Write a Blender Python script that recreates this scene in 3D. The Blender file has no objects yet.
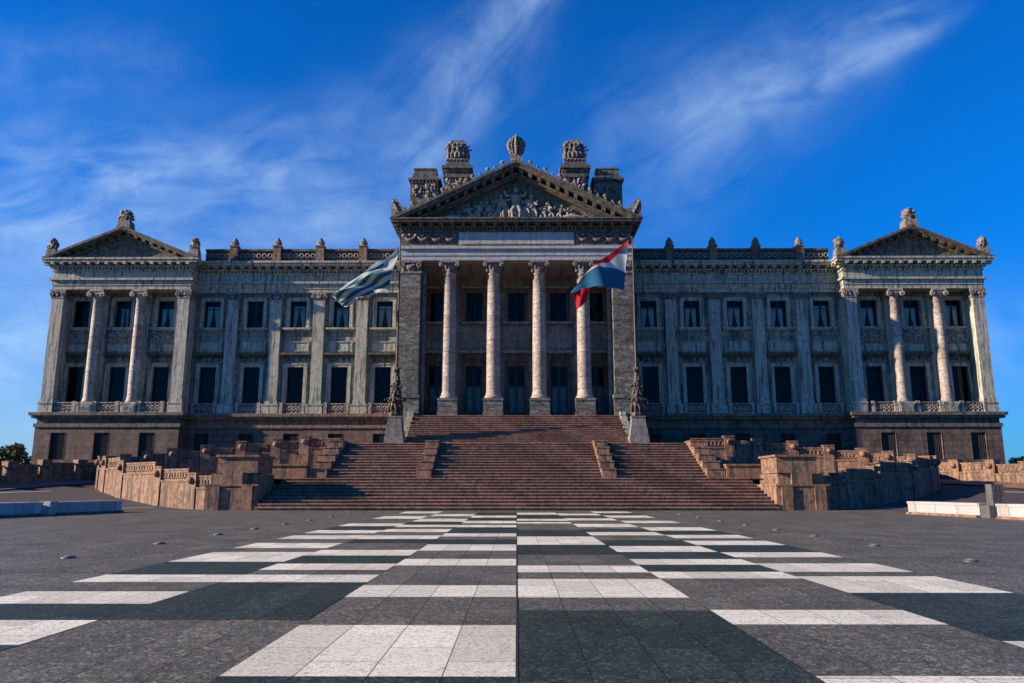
import bpy, bmesh, math, random
from math import radians, sin, cos, pi, sqrt, exp
from mathutils import Vector, Matrix, noise
random.seed(7)
S = bpy.context.scene
COL = S.collection

# ------------------------------------------------------------------ camera
cam = bpy.data.objects.new('camera', bpy.data.cameras.new('camera')); COL.objects.link(cam)
cam.data.sensor_width = 36; cam.data.lens = 780 / 1024 * 36
cam.data.clip_start = 0.1; cam.data.clip_end = 5000
cam.location = (0, 0, 1.55)
cam.rotation_euler = (radians(90 + 10.67), 0, radians(0.33))
S.camera = cam

# ------------------------------------------------------------------ light
TRAVEL = Vector((1.0, 0.19, -0.38)).normalized()          # the way the sunlight goes
ELEV = math.asin(-TRAVEL.z)
AZ = math.atan2(-TRAVEL.x, -TRAVEL.y)                      # clockwise from +Y towards the sun
sun = bpy.data.objects.new('sun', bpy.data.lights.new('sun', 'SUN')); COL.objects.link(sun)
sun.data.energy = 5.0; sun.data.angle = radians(0.5); sun.data.color = (1.0, 0.77, 0.59)
sun.rotation_euler = TRAVEL.to_track_quat('-Z', 'Y').to_euler()
sun.location = (-60, 20, 60)
S.view_settings.view_transform = 'Standard'; S.view_settings.look = 'None'
S.view_settings.exposure = 1.0; S.view_settings.gamma = 1; S.view_settings.use_curve_mapping = False
SKY_STRENGTH = 0.052

class NT:
    """short-hand for building node trees"""
    def __init__(s, tree): s.t = tree; s.n = tree.nodes; s.l = tree.links
    def put(s, sock, v):
        if v is None: return
        if hasattr(v, 'is_output') or isinstance(v, bpy.types.NodeSocket): s.l.new(v, sock)
        else: sock.default_value = v
    def m(s, op, a, b=None, c=None, clamp=False):
        n = s.n.new('ShaderNodeMath'); n.operation = op; n.use_clamp = clamp
        s.put(n.inputs[0], a); s.put(n.inputs[1], b); s.put(n.inputs[2], c); return n.outputs[0]
    def mix(s, f, a, b, mode='MIX'):
        n = s.n.new('ShaderNodeMix'); n.data_type = 'RGBA'; n.blend_type = mode
        s.put(n.inputs[0], f); s.put(n.inputs[6], a); s.put(n.inputs[7], b); return n.outputs[2]
    def vec(s, x, y, z):
        n = s.n.new('ShaderNodeCombineXYZ'); s.put(n.inputs[0], x); s.put(n.inputs[1], y); s.put(n.inputs[2], z); return n.outputs[0]
    def sep(s, v):
        n = s.n.new('ShaderNodeSeparateXYZ'); s.l.new(v, n.inputs[0]); return n.outputs
    def noise(s, v, scale, detail=4, rough=0.6, dist=0.0):
        n = s.n.new('ShaderNodeTexNoise'); s.l.new(v, n.inputs['Vector']); n.inputs['Scale'].default_value = scale
        n.inputs['Detail'].default_value = detail; n.inputs['Roughness'].default_value = rough; n.inputs['Distortion'].default_value = dist
        return n.outputs[0]
    def ramp(s, f, a, b, lo=0.0, hi=1.0):
        n = s.n.new('ShaderNodeMapRange'); n.interpolation_type = 'SMOOTHSTEP'
        s.put(n.inputs[0], f); n.inputs[1].default_value = a; n.inputs[2].default_value = b
        n.inputs[3].default_value = lo; n.inputs[4].default_value = hi; return n.outputs[0]
    def scale(s, v, xyz):
        n = s.n.new('ShaderNodeVectorMath'); n.operation = 'MULTIPLY'; s.l.new(v, n.inputs[0]); n.inputs[1].default_value = xyz; return n.outputs[0]

# ------------------------------------------------------------------ sky
W = bpy.data.worlds.new('World'); S.world = W; W.use_nodes = True
W.node_tree.nodes.clear(); k = NT(W.node_tree)
sky = k.n.new('ShaderNodeTexSky'); sky.sky_type = 'NISHITA'; sky.sun_disc = False
sky.sun_elevation = ELEV; sky.sun_rotation = AZ; sky.air_density = 1.0; sky.dust_density = 0.3; sky.ozone_density = 3.0
tc = k.n.new('ShaderNodeTexCoord'); D = k.sep(tc.outputs['Generated'])
yy = k.m('MAXIMUM', D[1], 0.05)
u = k.m('DIVIDE', D[0], yy); v = k.m('DIVIDE', D[2], yy)        # direction as seen when facing north
uv = k.vec(u, v, 0)
tinted = k.mix(1.0, sky.outputs[0], (0.02, 0.80, 1.85, 1), 'MULTIPLY')
def streak(u0, v0, u1, v1, w0, w1, stretch=7, seed=0, amp=1.0):
    """a wisp of high cloud along the line (u0,v0)-(u1,v1), w0 wide at its start and w1 at its end"""
    L = math.hypot(u1-u0, v1-v0); ax, ay = (u1-u0)/L, (v1-v0)/L
    du = k.m('SUBTRACT', u, u0); dv = k.m('SUBTRACT', v, v0)
    s_ = k.m('DIVIDE', k.m('ADD', k.m('MULTIPLY', du, ax), k.m('MULTIPLY', dv, ay)), L)
    wob = k.m('MULTIPLY', k.m('SUBTRACT', k.noise(uv, 2.2, 2, .5), .5), .12)
    t_ = k.m('ADD', k.m('SUBTRACT', k.m('MULTIPLY', dv, ax), k.m('MULTIPLY', du, ay)), wob)
    w = k.m('MAXIMUM', k.m('ADD', k.m('MULTIPLY', s_, w1-w0), w0), 0.01)
    g = k.m('POWER', 2.718, k.m('MULTIPLY', k.m('POWER', k.m('ABSOLUTE', k.m('DIVIDE', t_, w)), 2.0), -1.0))
    ends = k.m('MULTIPLY', k.ramp(s_, -.15, .25), k.ramp(s_, 1.25, .7))
    nz = k.noise(k.vec(k.m('MULTIPLY', s_, L*3.0), k.m('MULTIPLY', t_, 1.5*stretch), seed), 2.2, 5, .55, .5)
    nz2 = k.noise(k.vec(s_, t_, seed+9.), 6.0, 5, .6, .4)
    body = k.m('MULTIPLY', k.ramp(nz, .18, .82), k.ramp(nz2, .25, .65, .45, 1))
    return k.m('MULTIPLY', k.m('MULTIPLY', k.m('MULTIPLY', g, ends), body), amp)
parts = [streak(.10, .76, -.19, .43, .022, .10, 5, 1, .75),
         streak(-.12, .43, -.85, .36, .07, .11, 5, 2, 1.0),
         streak(-.02, .33, -.60, .30, .05, .07, 5, 8, .5),
         streak(.62, .73, .10, .40, .028, .12, 5, 3, .55),
         streak(.62, .67, .24, .49, .014, .035, 6, 4, .6),
         streak(-.45, .60, -.85, .56, .08, .10, 4, 9, .25),
         streak(-.35, .22, -1.0, .20, .10, .12, 5, 5, .6),
         k.m('MULTIPLY', k.ramp(v, .36, .05), k.ramp(u, .9, -.7, .10, .42)),
         streak(.35, .22, 1.1, .14, .05, .07, 4, 6, .35)]
cl = parts[0]
for p_ in parts[1:]: cl = k.m('ADD', cl, p_)
cl = k.m('MINIMUM', cl, .9)
cloudcol = k.mix(1.0, sky.outputs[0], (1.9, 1.9, 1.85, 1), 'MULTIPLY')
low = k.ramp(D[2], -.02, .42, .70, 1.0)
tinted = k.mix(1.0, tinted, k.vec(k.m('MULTIPLY', low, 1.0), k.m('POWER', low, 1.1), low), 'MULTIPLY')
skycol = k.mix(cl, tinted, k.mix(.6, cloudcol, (4.6, 6.6, 10.5, 1)))
bg = k.n.new('ShaderNodeBackground'); k.l.new(skycol, bg.inputs[0]); bg.inputs[1].default_value = SKY_STRENGTH
k.l.new(bg.outputs[0], k.n.new('ShaderNodeOutputWorld').inputs[0])

# ------------------------------------------------------------------ materials
M = {}
def newmat(name):
    m = bpy.data.materials.new(name); m.use_nodes = True; m.node_tree.nodes.clear(); k = NT(m.node_tree)
    b = k.n.new('ShaderNodeBsdfPrincipled'); o = k.n.new('ShaderNodeOutputMaterial'); k.l.new(b.outputs[0], o.inputs[0])
    M[name] = m; return k, b, o
def bump(k, b, h, dist, strength=1.0):
    n = k.n.new('ShaderNodeBump'); n.inputs['Distance'].default_value = dist; n.inputs['Strength'].default_value = strength
    k.l.new(h, n.inputs['Height']); k.l.new(n.outputs[0], b.inputs['Normal'])
def stone(name, base, dark, warm, mottle=1.0, streaks=.5, blocks=None, rough=.8, mscale=1.0, horiz=False, bumpd=.04):
    """weathered stone: blotches, rain streaks, rust-toned patches, optional ashlar joints (w, h, joint)"""
    k, b, o = newmat(name)
    g = k.n.new('ShaderNodeNewGeometry').outputs['Position']
    n1 = k.noise(g, .55*mscale, 5, .65); n2 = k.noise(g, 2.2*mscale, 7, .76, .3)
    st = k.noise(k.scale(g, (2.6, 2.6, .22)), 1.1*mscale, 5, .65)
    c = k.mix(k.m('MULTIPLY', k.ramp(n2, .46, .58), min(1, .85*mottle)), base, dark)
    c = k.mix(k.m('MULTIPLY', k.ramp(st, .48, .64), streaks), c, dark)
    st2 = k.noise(k.scale(g, (7.5, 7.5, .35)), 1.0, 6, .7)
    c = k.mix(k.m('MULTIPLY', k.ramp(st2, .50, .66), streaks*.7), c, dark)
    c = k.mix(k.m('MULTIPLY', k.ramp(n1, .45, .7), .6), c, warm)
    if horiz:
        hz = k.noise(k.scale(g, (.7, .7, 2.4)), 1.0, 7, .8, .8)
        bands = horiz == 'bands'
        c = k.mix(k.ramp(hz, .42 if not bands else .50, .62 if not bands else .70, 0, 1 if not bands else .65), c, dark)
        hz2 = k.noise(k.scale(g, (1.1, 1.1, 3.6)), 1.3, 7, .8, 1.1)
        c = k.mix(k.ramp(hz2, .50, .60, 0, .65 if not bands else .3), c, (min(.8, base[0]*2.6), min(.8, base[1]*2.6), min(.8, base[2]*2.5), 1))
    fine = k.noise(g, 14, 4, .7)
    c = k.mix(k.ramp(fine, .3, .75, .18, 0), c, dark)
    h = k.m('ADD', n2, k.m('MULTIPLY', fine, .4))
    if blocks:
        q = k.sep(g); bw, bh, jt = blocks
        br = k.n.new('ShaderNodeTexBrick'); k.l.new(k.vec(k.m('ADD', q[0], k.m('MULTIPLY', q[1], .73)), q[2], 0), br.inputs[0])
        br.inputs['Scale'].default_value = 1; br.inputs['Brick Width'].default_value = bw; br.inputs['Row Height'].default_value = bh
        br.inputs['Mortar Size'].default_value = jt; br.inputs['Mortar Smooth'].default_value = .3
        br.inputs['Color1'].default_value = (1, 1, 1, 1); br.inputs['Color2'].default_value = (.66, .64, .62, 1); br.inputs['Mortar'].default_value = (.2, .2, .2, 1)
        c = k.mix(1.0, c, br.outputs[0], 'MULTIPLY')
        h = k.m('SUBTRACT', h, k.m('MULTIPLY', br.outputs[1], 2.0))
    k.l.new(c, b.inputs['Base Color']); b.inputs['Roughness'].default_value = rough
    bump(k, b, h, bumpd); return M[name]
stone('wall_stone', (.37, .42, .33, 1), (.05, .075, .06, 1), (.36, .30, .22, 1), .5, .9, (1.3, .62, .010))
stone('trim_stone', (.50, .52, .41, 1), (.065, .085, .066, 1), (.52, .40, .29, 1), .5, .95)
stone('column_stone', (.48, .44, .36, 1), (.12, .095, .085, 1), (.34, .245, .195, 1), .8, .3, (40, 1.3, .012), .65, 1.4, 'bands')
stone('portico_marble', (.19, .195, .165, 1), (.03, .036, .033, 1), (.20, .18, .14, 1), 1.0, .4, (2.4, 1.25, .012), .6, 1.6, True)
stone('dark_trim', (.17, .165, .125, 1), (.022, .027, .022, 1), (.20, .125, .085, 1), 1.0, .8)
stone('carved_stone', (.34, .31, .27, 1), (.035, .036, .036, 1), (.20, .15, .12, 1), 1.1, .7, None, .85, 2.2, False, .1)
stone('red_granite', (.20, .145, .105, 1), (.05, .038, .036, 1), (.24, .155, .12, 1), .9, .6, (1.25, .66, .014))
stone('pink_granite', (.36, .22, .14, 1), (.05, .04, .03, 1), (.28, .145, .08, 1), .9, .9, (1.6, 3.0, .012))
stone('pink_trim', (.30, .185, .115, 1), (.045, .037, .03, 1), (.29, .145, .08, 1), .9, .9)
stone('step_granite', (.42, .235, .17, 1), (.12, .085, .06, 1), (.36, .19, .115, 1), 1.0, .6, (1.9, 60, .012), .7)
stone('shaded_riser', (.25, .165, .11, 1), (.07, .05, .036, 1), (.22, .12, .08, 1), .8, .6, (1.9, 60, .012), .8)  # darker copy of the step granite, shade on the risers put into the colour
stone('inner_wall', (.52, .42, .32, 1), (.16, .14, .11, 1), (.55, .32, .21, 1), .8, .5, (1.6, .9, .008), .5)
stone('white_marble', (.50, .52, .52, 1), (.32, .31, .30, 1), (.58, .55, .51, 1), .35, .35, (1.25, 5, .012), .45)
stone('carved_light', (.46, .43, .36, 1), (.07, .07, .062, 1), (.36, .28, .21, 1), .9, .6, None, .85, 2.2, False, .08)
stone('tablet_stone', (.46, .49, .46, 1), (.2, .21, .2, 1), (.40, .37, .33, 1), .5, .5)
stone('pedestal_stone', (.26, .265, .25, 1), (.07, .075, .072, 1), (.24, .2, .17, 1), .6, .6, (4, .8, .012))
stone('roof_lead', (.10, .10, .11, 1), (.05, .05, .05, 1), (.12, .10, .09, 1))

def paver(name, base, alt, grain, joint=(.624, .624), jointcol=(.02, .02, .02, 1)):
    k, b, o = newmat(name)
    g = k.n.new('ShaderNodeNewGeometry').outputs['Position']; q = k.sep(g)
    vo = []
    for sc_ in (75, 40, 22):
        w_ = k.n.new('ShaderNodeTexVoronoi'); k.l.new(g, w_.inputs['Vector']); w_.inputs['Scale'].default_value = sc_; vo.append(k.sep(w_.outputs['Color'])[0])
    n0 = k.m('ADD', k.m('MULTIPLY', vo[0], .5), k.m('ADD', k.m('MULTIPLY', vo[1], .3), k.m('MULTIPLY', vo[2], .2))); n0b = k.m('ADD', k.m('MULTIPLY', vo[1], .55), k.m('MULTIPLY', k.sep(w_.outputs['Color'])[1], .45)); n1 = k.noise(g, .5, 4, .6); n2 = k.noise(g, 3, 5, .65)
    br = k.n.new('ShaderNodeTexBrick'); k.l.new(k.vec(q[1], q[0], 0), br.inputs[0])
    br.inputs['Scale'].default_value = 1; br.inputs['Brick Width'].default_value = 1.25; br.inputs['Row Height'].default_value = .625
    br.inputs['Mortar Size'].default_value = .006; br.inputs['Mortar Smooth'].default_value = .2
    br.inputs['Color1'].default_value = (1, 1, 1, 1); br.inputs['Color2'].default_value = (.70, .70, .69, 1); br.inputs['Mortar'].default_value = (.18, .17, .15, 1)
    c = k.mix(k.ramp(n0, .36, .60), base, alt)
    c = k.mix(k.ramp(n0b, .68, .85, 0, .9), c, grain)
    n3 = k.noise(g, 1.4, 6, .75, .6)
    c = k.mix(k.ramp(n3, .54, .64, 0, .35), c, alt)
    c = k.mix(k.ramp(n1, .45, .75, 0, .35), c, alt)
    c = k.mix(k.ramp(n2, .55, .75, 0, .30), c, grain)
    c = k.mix(1.0, c, br.outputs[0], 'MULTIPLY')
    k.l.new(c, b.inputs['Base Color']); b.inputs['Roughness'].default_value = .62; b.inputs['Specular IOR Level'].default_value = .2
    bump(k, b, k.m('SUBTRACT', k.m('MULTIPLY', n0, .5), br.outputs[1]), .006)
paver('paver_white', (.88, .89, .72, 1), (.66, .65, .52, 1), (.38, .36, .26, 1))
paver('paver_grey', (.165, .165, .128, 1), (.045, .047, .038, 1), (.34, .335, .26, 1))
paver('paver_black', (.040, .058, .046, 1), (.012, .021, .017, 1), (.10, .14, .11, 1))

def plain(name, col, rough=.6, metal=0, var=.3, sc=4):
    k, b, o = newmat(name); g = k.n.new('ShaderNodeNewGeometry').outputs['Position']
    n = k.noise(g, sc, 4, .6)
    c = k.mix(k.ramp(n, .35, .7, 0, var), col, tuple(x*.4 for x in col[:3]) + (1,))
    k.l.new(c, b.inputs['Base Color']); b.inputs['Roughness'].default_value = rough; b.inputs['Metallic'].default_value = metal
plain('curtain', (.66, .86, .78, 1), .9, 0, .4, 1.2)
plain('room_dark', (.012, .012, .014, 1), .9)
plain('bronze', (.085, .07, .055, 1), .65, .3, .8, 7)
plain('pole_metal', (.07, .045, .038, 1), .6, .2)
plain('steel', (.16, .155, .145, 1), .5, .6, .6, 30)
plain('door_wood', (.035, .035, .038, 1), .45)
plain('joint_dark', (.012, .012, .012, 1), .9)
plain('bark', (.06, .045, .035, 1), .9)
plain('moss', (.05, .07, .03, 1), .95, 0, .5, 3)
plain('roadside_earth', (.20, .12, .085, 1), .95, 0, .7, 1.2)
plain('asphalt', (.042, .038, .036, 1), .9, 0, .5, 2)
plain('paint_white', (.75, .72, .68, 1), .7)
plain('lamp_glass', (.22, .22, .20, 1), .3, 0, .3, 30)
k, b, o = newmat('glass')
lw = k.n.new('ShaderNodeFresnel'); lw.inputs[0].default_value = 1.5
tr = k.n.new('ShaderNodeBsdfTransparent'); tr.inputs[0].default_value = (.75, .8, .8, 1); gl = k.n.new('ShaderNodeBsdfGlossy'); gl.inputs['Roughness'].default_value = .05; gl.inputs[0].default_value = (.30, .32, .32, 1)
mx = k.n.new('ShaderNodeMixShader'); k.l.new(lw.outputs[0], mx.inputs[0]); k.l.new(tr.outputs[0], mx.inputs[1]); k.l.new(gl.outputs[0], mx.inputs[2]); k.l.new(mx.outputs[0], o.inputs[0])
k, b, o = newmat('foliage')
g = k.n.new('ShaderNodeNewGeometry').outputs['Position']
k.l.new(k.mix(k.ramp(k.noise(g, 1.6, 3), .35, .65), (.035, .055, .018, 1), (.09, .10, .03, 1)), b.inputs['Base Color']); b.inputs['Roughness'].default_value = .8
def clothmat(name, build):
    k, b, o = newmat(name); t = k.n.new('ShaderNodeTexCoord'); q = k.sep(t.outputs['UV'])
    c = build(k, q[0], q[1])
    k.l.new(c, b.inputs['Base Color']); b.inputs['Roughness'].default_value = .85
    d = k.n.new('ShaderNodeBsdfTranslucent'); k.l.new(c, d.inputs[0]); mx = k.n.new('ShaderNodeMixShader'); mx.inputs[0].default_value = .35
    k.l.new(b.outputs[0], mx.inputs[1]); k.l.new(d.outputs[0], mx.inputs[2]); k.l.new(mx.outputs[0], o.inputs[0])
BLUE = (.015, .11, .16, 1); RED = (.50, .008, .02, 1); WHITE = (.62, .68, .64, 1)
def stripes(k, u, v):
    odd = k.m('GREATER_THAN', k.m('MODULO', k.m('MULTIPLY', v, 9.0), 2.0), 1.0)
    canton = k.m('MULTIPLY', k.m('LESS_THAN', u, .22), k.m('LESS_THAN', v, .5))
    return k.mix(k.m('MULTIPLY', odd, k.m('SUBTRACT', 1.0, canton)), (.46, .54, .53, 1), (.012, .12, .18, 1))
clothmat('flag_striped', stripes)
def tricolour(k, u, v):
    c = k.mix(k.m('LESS_THAN', v, k.m('SUBTRACT', .67, k.m('MULTIPLY', u, .75))), (.005, .13, .24, 1), WHITE)
    c = k.mix(k.m('LESS_THAN', v, k.m('SUBTRACT', .30, k.m('MULTIPLY', u, .80))), c, (.01, .10, .22, 1))
    c = k.mix(k.m('LESS_THAN', v, k.m('MINIMUM', k.m('ADD', .05, k.m('MULTIPLY', u, .55)), k.m('MULTIPLY', k.m('SUBTRACT', .80, u), .55))), c, RED)
    return k.mix(k.m('GREATER_THAN', v, 1.05), c, RED)
clothmat('flag_tricolour', tricolour)

# ------------------------------------------------------------------ mesh builder
class MB:
    def __init__(s): s.v = []; s.f = []; s.sm = []
    def add(s, vs, fs, smooth=False):
        n = len(s.v); s.v += [tuple(p) for p in vs]; s.f += [tuple(i+n for i in f) for f in fs]; s.sm += [smooth]*len(fs); return s
    def box(s, x0, x1, y0, y1, z0, z1):
        if x0 > x1: x0, x1 = x1, x0
        if y0 > y1: y0, y1 = y1, y0
        vs = [(x, y, z) for z in (z0, z1) for y in (y0, y1) for x in (x0, x1)]
        return s.add(vs, [(0,2,3,1), (4,5,7,6), (0,1,5,4), (2,6,7,3), (0,4,6,2), (1,3,7,5)])
    def frustum(s, cx, cy, z0, z1, ax, ay, bx, by):
        vs = [(cx-ax,cy-ay,z0),(cx+ax,cy-ay,z0),(cx+ax,cy+ay,z0),(cx-ax,cy+ay,z0),(cx-bx,cy-by,z1),(cx+bx,cy-by,z1),(cx+bx,cy+by,z1),(cx-bx,cy+by,z1)]
        return s.add(vs, [(3,2,1,0), (4,5,6,7), (0,1,5,4), (1,2,6,5), (2,3,7,6), (3,0,4,7)])
    def prism(s, poly, y0, y1):                     # poly in x,z (counter-clockwise seen from -y), extruded along y
        n = len(poly); vs = [(x, y0, z) for x, z in poly] + [(x, y1, z) for x, z in poly]
        return s.add(vs, [tuple(range(n)), tuple(range(2*n-1, n-1, -1))] + [(i, i+n, (i+1) % n+n, (i+1) % n) for i in range(n)])
    def slab(s, poly, z0, z1):                      # poly in x,y
        n = len(poly); a = sum(poly[i][0]*poly[(i+1) % n][1]-poly[(i+1) % n][0]*poly[i][1] for i in range(n))
        if a < 0: poly = poly[::-1]
        vs = [(x, y, z0) for x, y in poly] + [(x, y, z1) for x, y in poly]
        return s.add(vs, [tuple(range(n-1, -1, -1)), tuple(range(n, 2*n))] + [(i, (i+1) % n, (i+1) % n+n, i+n) for i in range(n)])
    def lathe(s, cx, cy, prof, seg=20, smooth=True):
        vs = []; fs = []
        for r, z in prof:
            for i in range(seg): a = 2*pi*i/seg; vs.append((cx+r*cos(a), cy+r*sin(a), z))
        for j in range(len(prof)-1):
            for i in range(seg): fs.append((j*seg+i, j*seg+(i+1) % seg, (j+1)*seg+(i+1) % seg, (j+1)*seg+i))
        s.add(vs, fs, smooth); n = len(vs)
        s.add([vs[i] for i in range(seg)], [tuple(range(seg-1, -1, -1))]); s.add([vs[n-seg+i] for i in range(seg)], [tuple(range(seg))]); return s
    def ell(s, c, r, nz=.0, sub=2, sc=1.0, seed=0):
        bm = bmesh.new(); bmesh.ops.create_icosphere(bm, subdivisions=sub, radius=1)
        vs = []
        for p in bm.verts:
            d = 1 + nz*noise.noise(Vector(p.co)*2.2*sc + Vector((seed*3.1, seed, 0))) + .5*nz*noise.noise(Vector(p.co)*5*sc + Vector((seed, 0, 0)))
            vs.append((c[0]+p.co.x*r[0]*d, c[1]+p.co.y*r[1]*d, c[2]+p.co.z*r[2]*d))
        s.add(vs, [tuple(q.index for q in f.verts) for f in bm.faces], True); bm.free(); return s
    def tube(s, pts, rad, seg=8):
        pts = [Vector(p) for p in pts]; vs = []; fs = []
        for i, p in enumerate(pts):
            t = (pts[min(i+1, len(pts)-1)]-pts[max(i-1, 0)]).normalized(); a = t.cross(Vector((0, 1, .01))).normalized(); b = t.cross(a)
            r = rad[i] if isinstance(rad, (list, tuple)) else rad
            for j in range(seg): q = 2*pi*j/seg; vs.append(p+a*r*cos(q)+b*r*sin(q))
        for i in range(len(pts)-1):
            for j in range(seg): fs.append((i*seg+j, i*seg+(j+1) % seg, (i+1)*seg+(j+1) % seg, (i+1)*seg+j))
        s.add(vs, fs, True); s.add(vs[:seg], [tuple(range(seg))]); s.add(vs[-seg:], [tuple(range(seg))]); return s
    def ring(s, c, R, r, a0=0, a1=2*pi, n=12, seg=5):   # ring in the xz plane
        return s.tube([(c[0]+R*cos(a0+(a1-a0)*i/n), c[1], c[2]+R*sin(a0+(a1-a0)*i/n)) for i in range(n+1)], r, seg)
    def spiral(s, c, R, sx, thick):                  # a volute
        s.tube([(c[0]+sx*R*(1-.72*i/14)*cos(pi/2-2*pi*1.4*i/14), c[1], c[2]+R*(1-.72*i/14)*sin(pi/2-2*pi*1.4*i/14)) for i in range(15)], thick, 6)
        s.ell(c, (R*.28, thick*1.3, R*.28), 0, 1); return s
    def build(s, name, mat, parent=None, world=True, loc=None, uv=None, bevel=0):
        me = bpy.data.meshes.new(name); me.from_pydata(s.v, [], s.f)
        me.polygons.foreach_set('use_smooth', s.sm); me.materials.append(M[mat]); me.update()
        if uv:
            lay = me.uv_layers.new(name='UVMap')
            for lp in me.loops: lay.data[lp.index].uv = uv[lp.vertex_index]
        o = bpy.data.objects.new(name, me); COL.objects.link(o)
        if parent: o.parent = parent
        if loc is not None: o.location = loc
        elif parent and world:
            w = Vector(); p = parent
            while p: w += p.location; p = p.parent
            o.location = -w
        return o
def settle(o):
    """move a top-level mesh's origin to its base"""
    me = o.data; xs = [v.co for v in me.vertices]
    c = Vector(((min(p.x for p in xs)+max(p.x for p in xs))/2, (min(p.y for p in xs)+max(p.y for p in xs))/2, min(p.z for p in xs)))
    me.transform(Matrix.Translation(-c)); o.location = c; return o
def tag(o, label=None, cat=None, group=None, kind=None):
    if label: o['label'] = label
    if cat: o['category'] = cat
    if group: o['group'] = group
    if kind: o['kind'] = kind
    return o
def thing(name, loc, label, cat, group=None):
    o = bpy.data.objects.new(name, None); COL.objects.link(o); o.location = loc; o.empty_display_size = .5
    return tag(o, label, cat, group)
def copy_part(o, loc, parent=None):
    c = o.copy(); COL.objects.link(c); c.parent = parent or o.parent; c.location = loc
    for ch in o.children:
        d = ch.copy(); COL.objects.link(d); d.parent = c
    return c
def side(s): return 'left' if s < 0 else 'right'

# ------------------------------------------------------------------ carved ornament helpers
def figure(mb, x, y, z, h, lean=0, seed=0, arm=1):
    """a draped stone figure in high relief"""
    rnd = random.Random(seed)
    mb.ell((x, y, z+h*.25), (h*.17, h*.13, h*.28), .35, 2, 1.4, seed)
    mb.ell((x+lean*h*.12, y-h*.03, z+h*.58), (h*.14, h*.11, h*.20), .3, 2, 1.2, seed+1)
    mb.ell((x+lean*h*.2, y-h*.05, z+h*.86), (h*.075, h*.08, h*.095), .15, 2, 1, seed+2)
    sx = x+lean*h*.15
    for q in (-1, 1):
        ex = sx+q*h*(.2+.1*rnd.random()); ez = z+h*(.5+.25*rnd.random()*arm)
        mb.tube([(sx+q*h*.1, y-h*.05, z+h*.7), (ex, y-h*.1, ez), (ex+q*h*.08*rnd.random(), y-h*.14, ez+h*(.25*rnd.random()-.1))], [h*.05, h*.045, h*.035], 6)
    for q in (-1, 1):
        mb.tube([(x+q*h*.06, y-h*.06, z+h*.35), (x+q*h*.12, y-h*.14, z+h*.2), (x+q*h*.1, y-h*.1, z)], [h*.075, h*.06, h*.05], 6)
def scatter_relief(mb, x0, x1, y, z0, z1, n, r, seed=0):
    rnd = random.Random(seed)
    for i in range(n):
        x = rnd.uniform(x0, x1); z = rnd.uniform(z0, z1); q = r*rnd.uniform(.6, 1.4)
        mb.ell((x, y, z), (q*rnd.uniform(.6, 1.3), q*.7, q*rnd.uniform(.6, 1.6)), .5, 1, 1, seed+i)
def swag(mb, x0, x1, y, z, drop, r):
    mb.tube([(x0+(x1-x0)*i/8, y-r*.5, z-drop*sin(pi*i/8)) for i in range(9)], [r*.5, r*.8, r, r*1.15, r*1.3, r*1.15, r, r*.8, r*.5], 6)
    mb.ell((x0, y-r*.3, z), (r*1.5, r, r*1.5), .3, 1)
def fret(mb, x0, x1, y, z0, z1, cell, t=.045, d=.06):
    """pierced stone lattice of rings and crosses"""
    mb.box(x0, x1, y-d, y+d, z0, z0+.09); mb.box(x0, x1, y-d, y+d, z1-.09, z1)
    n = max(1, round((x1-x0)/cell)); w = (x1-x0)/n; zc = (z0+z1)/2; R = min(w, z1-z0-.14)*.40
    for i in range(n):
        c = x0+w*(i+.5)
        mb.ring((c, y, zc), R, t, 0, 2*pi, 10, 5)
        mb.tube([(c-w*.5, y, z0+.08), (c+w*.5, y, z1-.08)], t*.75, 4); mb.tube([(c-w*.5, y, z1-.08), (c+w*.5, y, z0+.08)], t*.75, 4)
def wall_holes(mb, x0, x1, z0, z1, y, depth, holes):
    """front wall face at y with rectangular openings (hx0,hx1,hz0,hz1) and their reveals, depth thick"""
    xs = sorted(set([x0, x1] + [h[i] for h in holes for i in (0, 1)])); zs = sorted(set([z0, z1] + [h[i] for h in holes for i in (2, 3)]))
    for i in range(len(xs)-1):
        for j in range(len(zs)-1):
            cx, cz = (xs[i]+xs[i+1])/2, (zs[j]+zs[j+1])/2
            if any(h[0] < cx < h[1] and h[2] < cz < h[3] for h in holes): continue
            mb.add([(xs[i], y, zs[j]), (xs[i+1], y, zs[j]), (xs[i+1], y, zs[j+1]), (xs[i], y, zs[j+1])], [(0, 1, 2, 3)])
            mb.add([(xs[i], y+depth, zs[j]), (xs[i+1], y+depth, zs[j]), (xs[i+1], y+depth, zs[j+1]), (xs[i], y+depth, zs[j+1])], [(3, 2, 1, 0)])
    for a, b_, c, d in list(holes):
        mb.add([(a, y, c), (b_, y, c), (b_, y+depth, c), (a, y+depth, c)], [(3, 2, 1, 0)]); mb.add([(a, y, d), (b_, y, d), (b_, y+depth, d), (a, y+depth, d)], [(0, 1, 2, 3)])
        mb.add([(a, y, c), (a, y, d), (a, y+depth, d), (a, y+depth, c)], [(3, 2, 1, 0)]); mb.add([(b_, y, c), (b_, y, d), (b_, y+depth, d), (b_, y+depth, c)], [(0, 1, 2, 3)])
    mb.add([(x0, y, z0), (x0, y, z1), (x0, y+depth, z1), (x0, y+depth, z0)], [(0, 1, 2, 3)]); mb.add([(x1, y, z0), (x1, y, z1), (x1, y+depth, z1), (x1, y+depth, z0)], [(3, 2, 1, 0)])
    mb.add([(x0, y, z1), (x1, y, z1), (x1, y+depth, z1), (x0, y+depth, z1)], [(0, 1, 2, 3)])
def tiers(mb, x0, x1, y0, y1, rows):
    """stacked mouldings around a block: rows of (z0, z1, how far proud)"""
    for z0, z1, o_ in rows: mb.box(x0-o_, x1+o_, y0-o_, y1, z0, z1)
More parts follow.
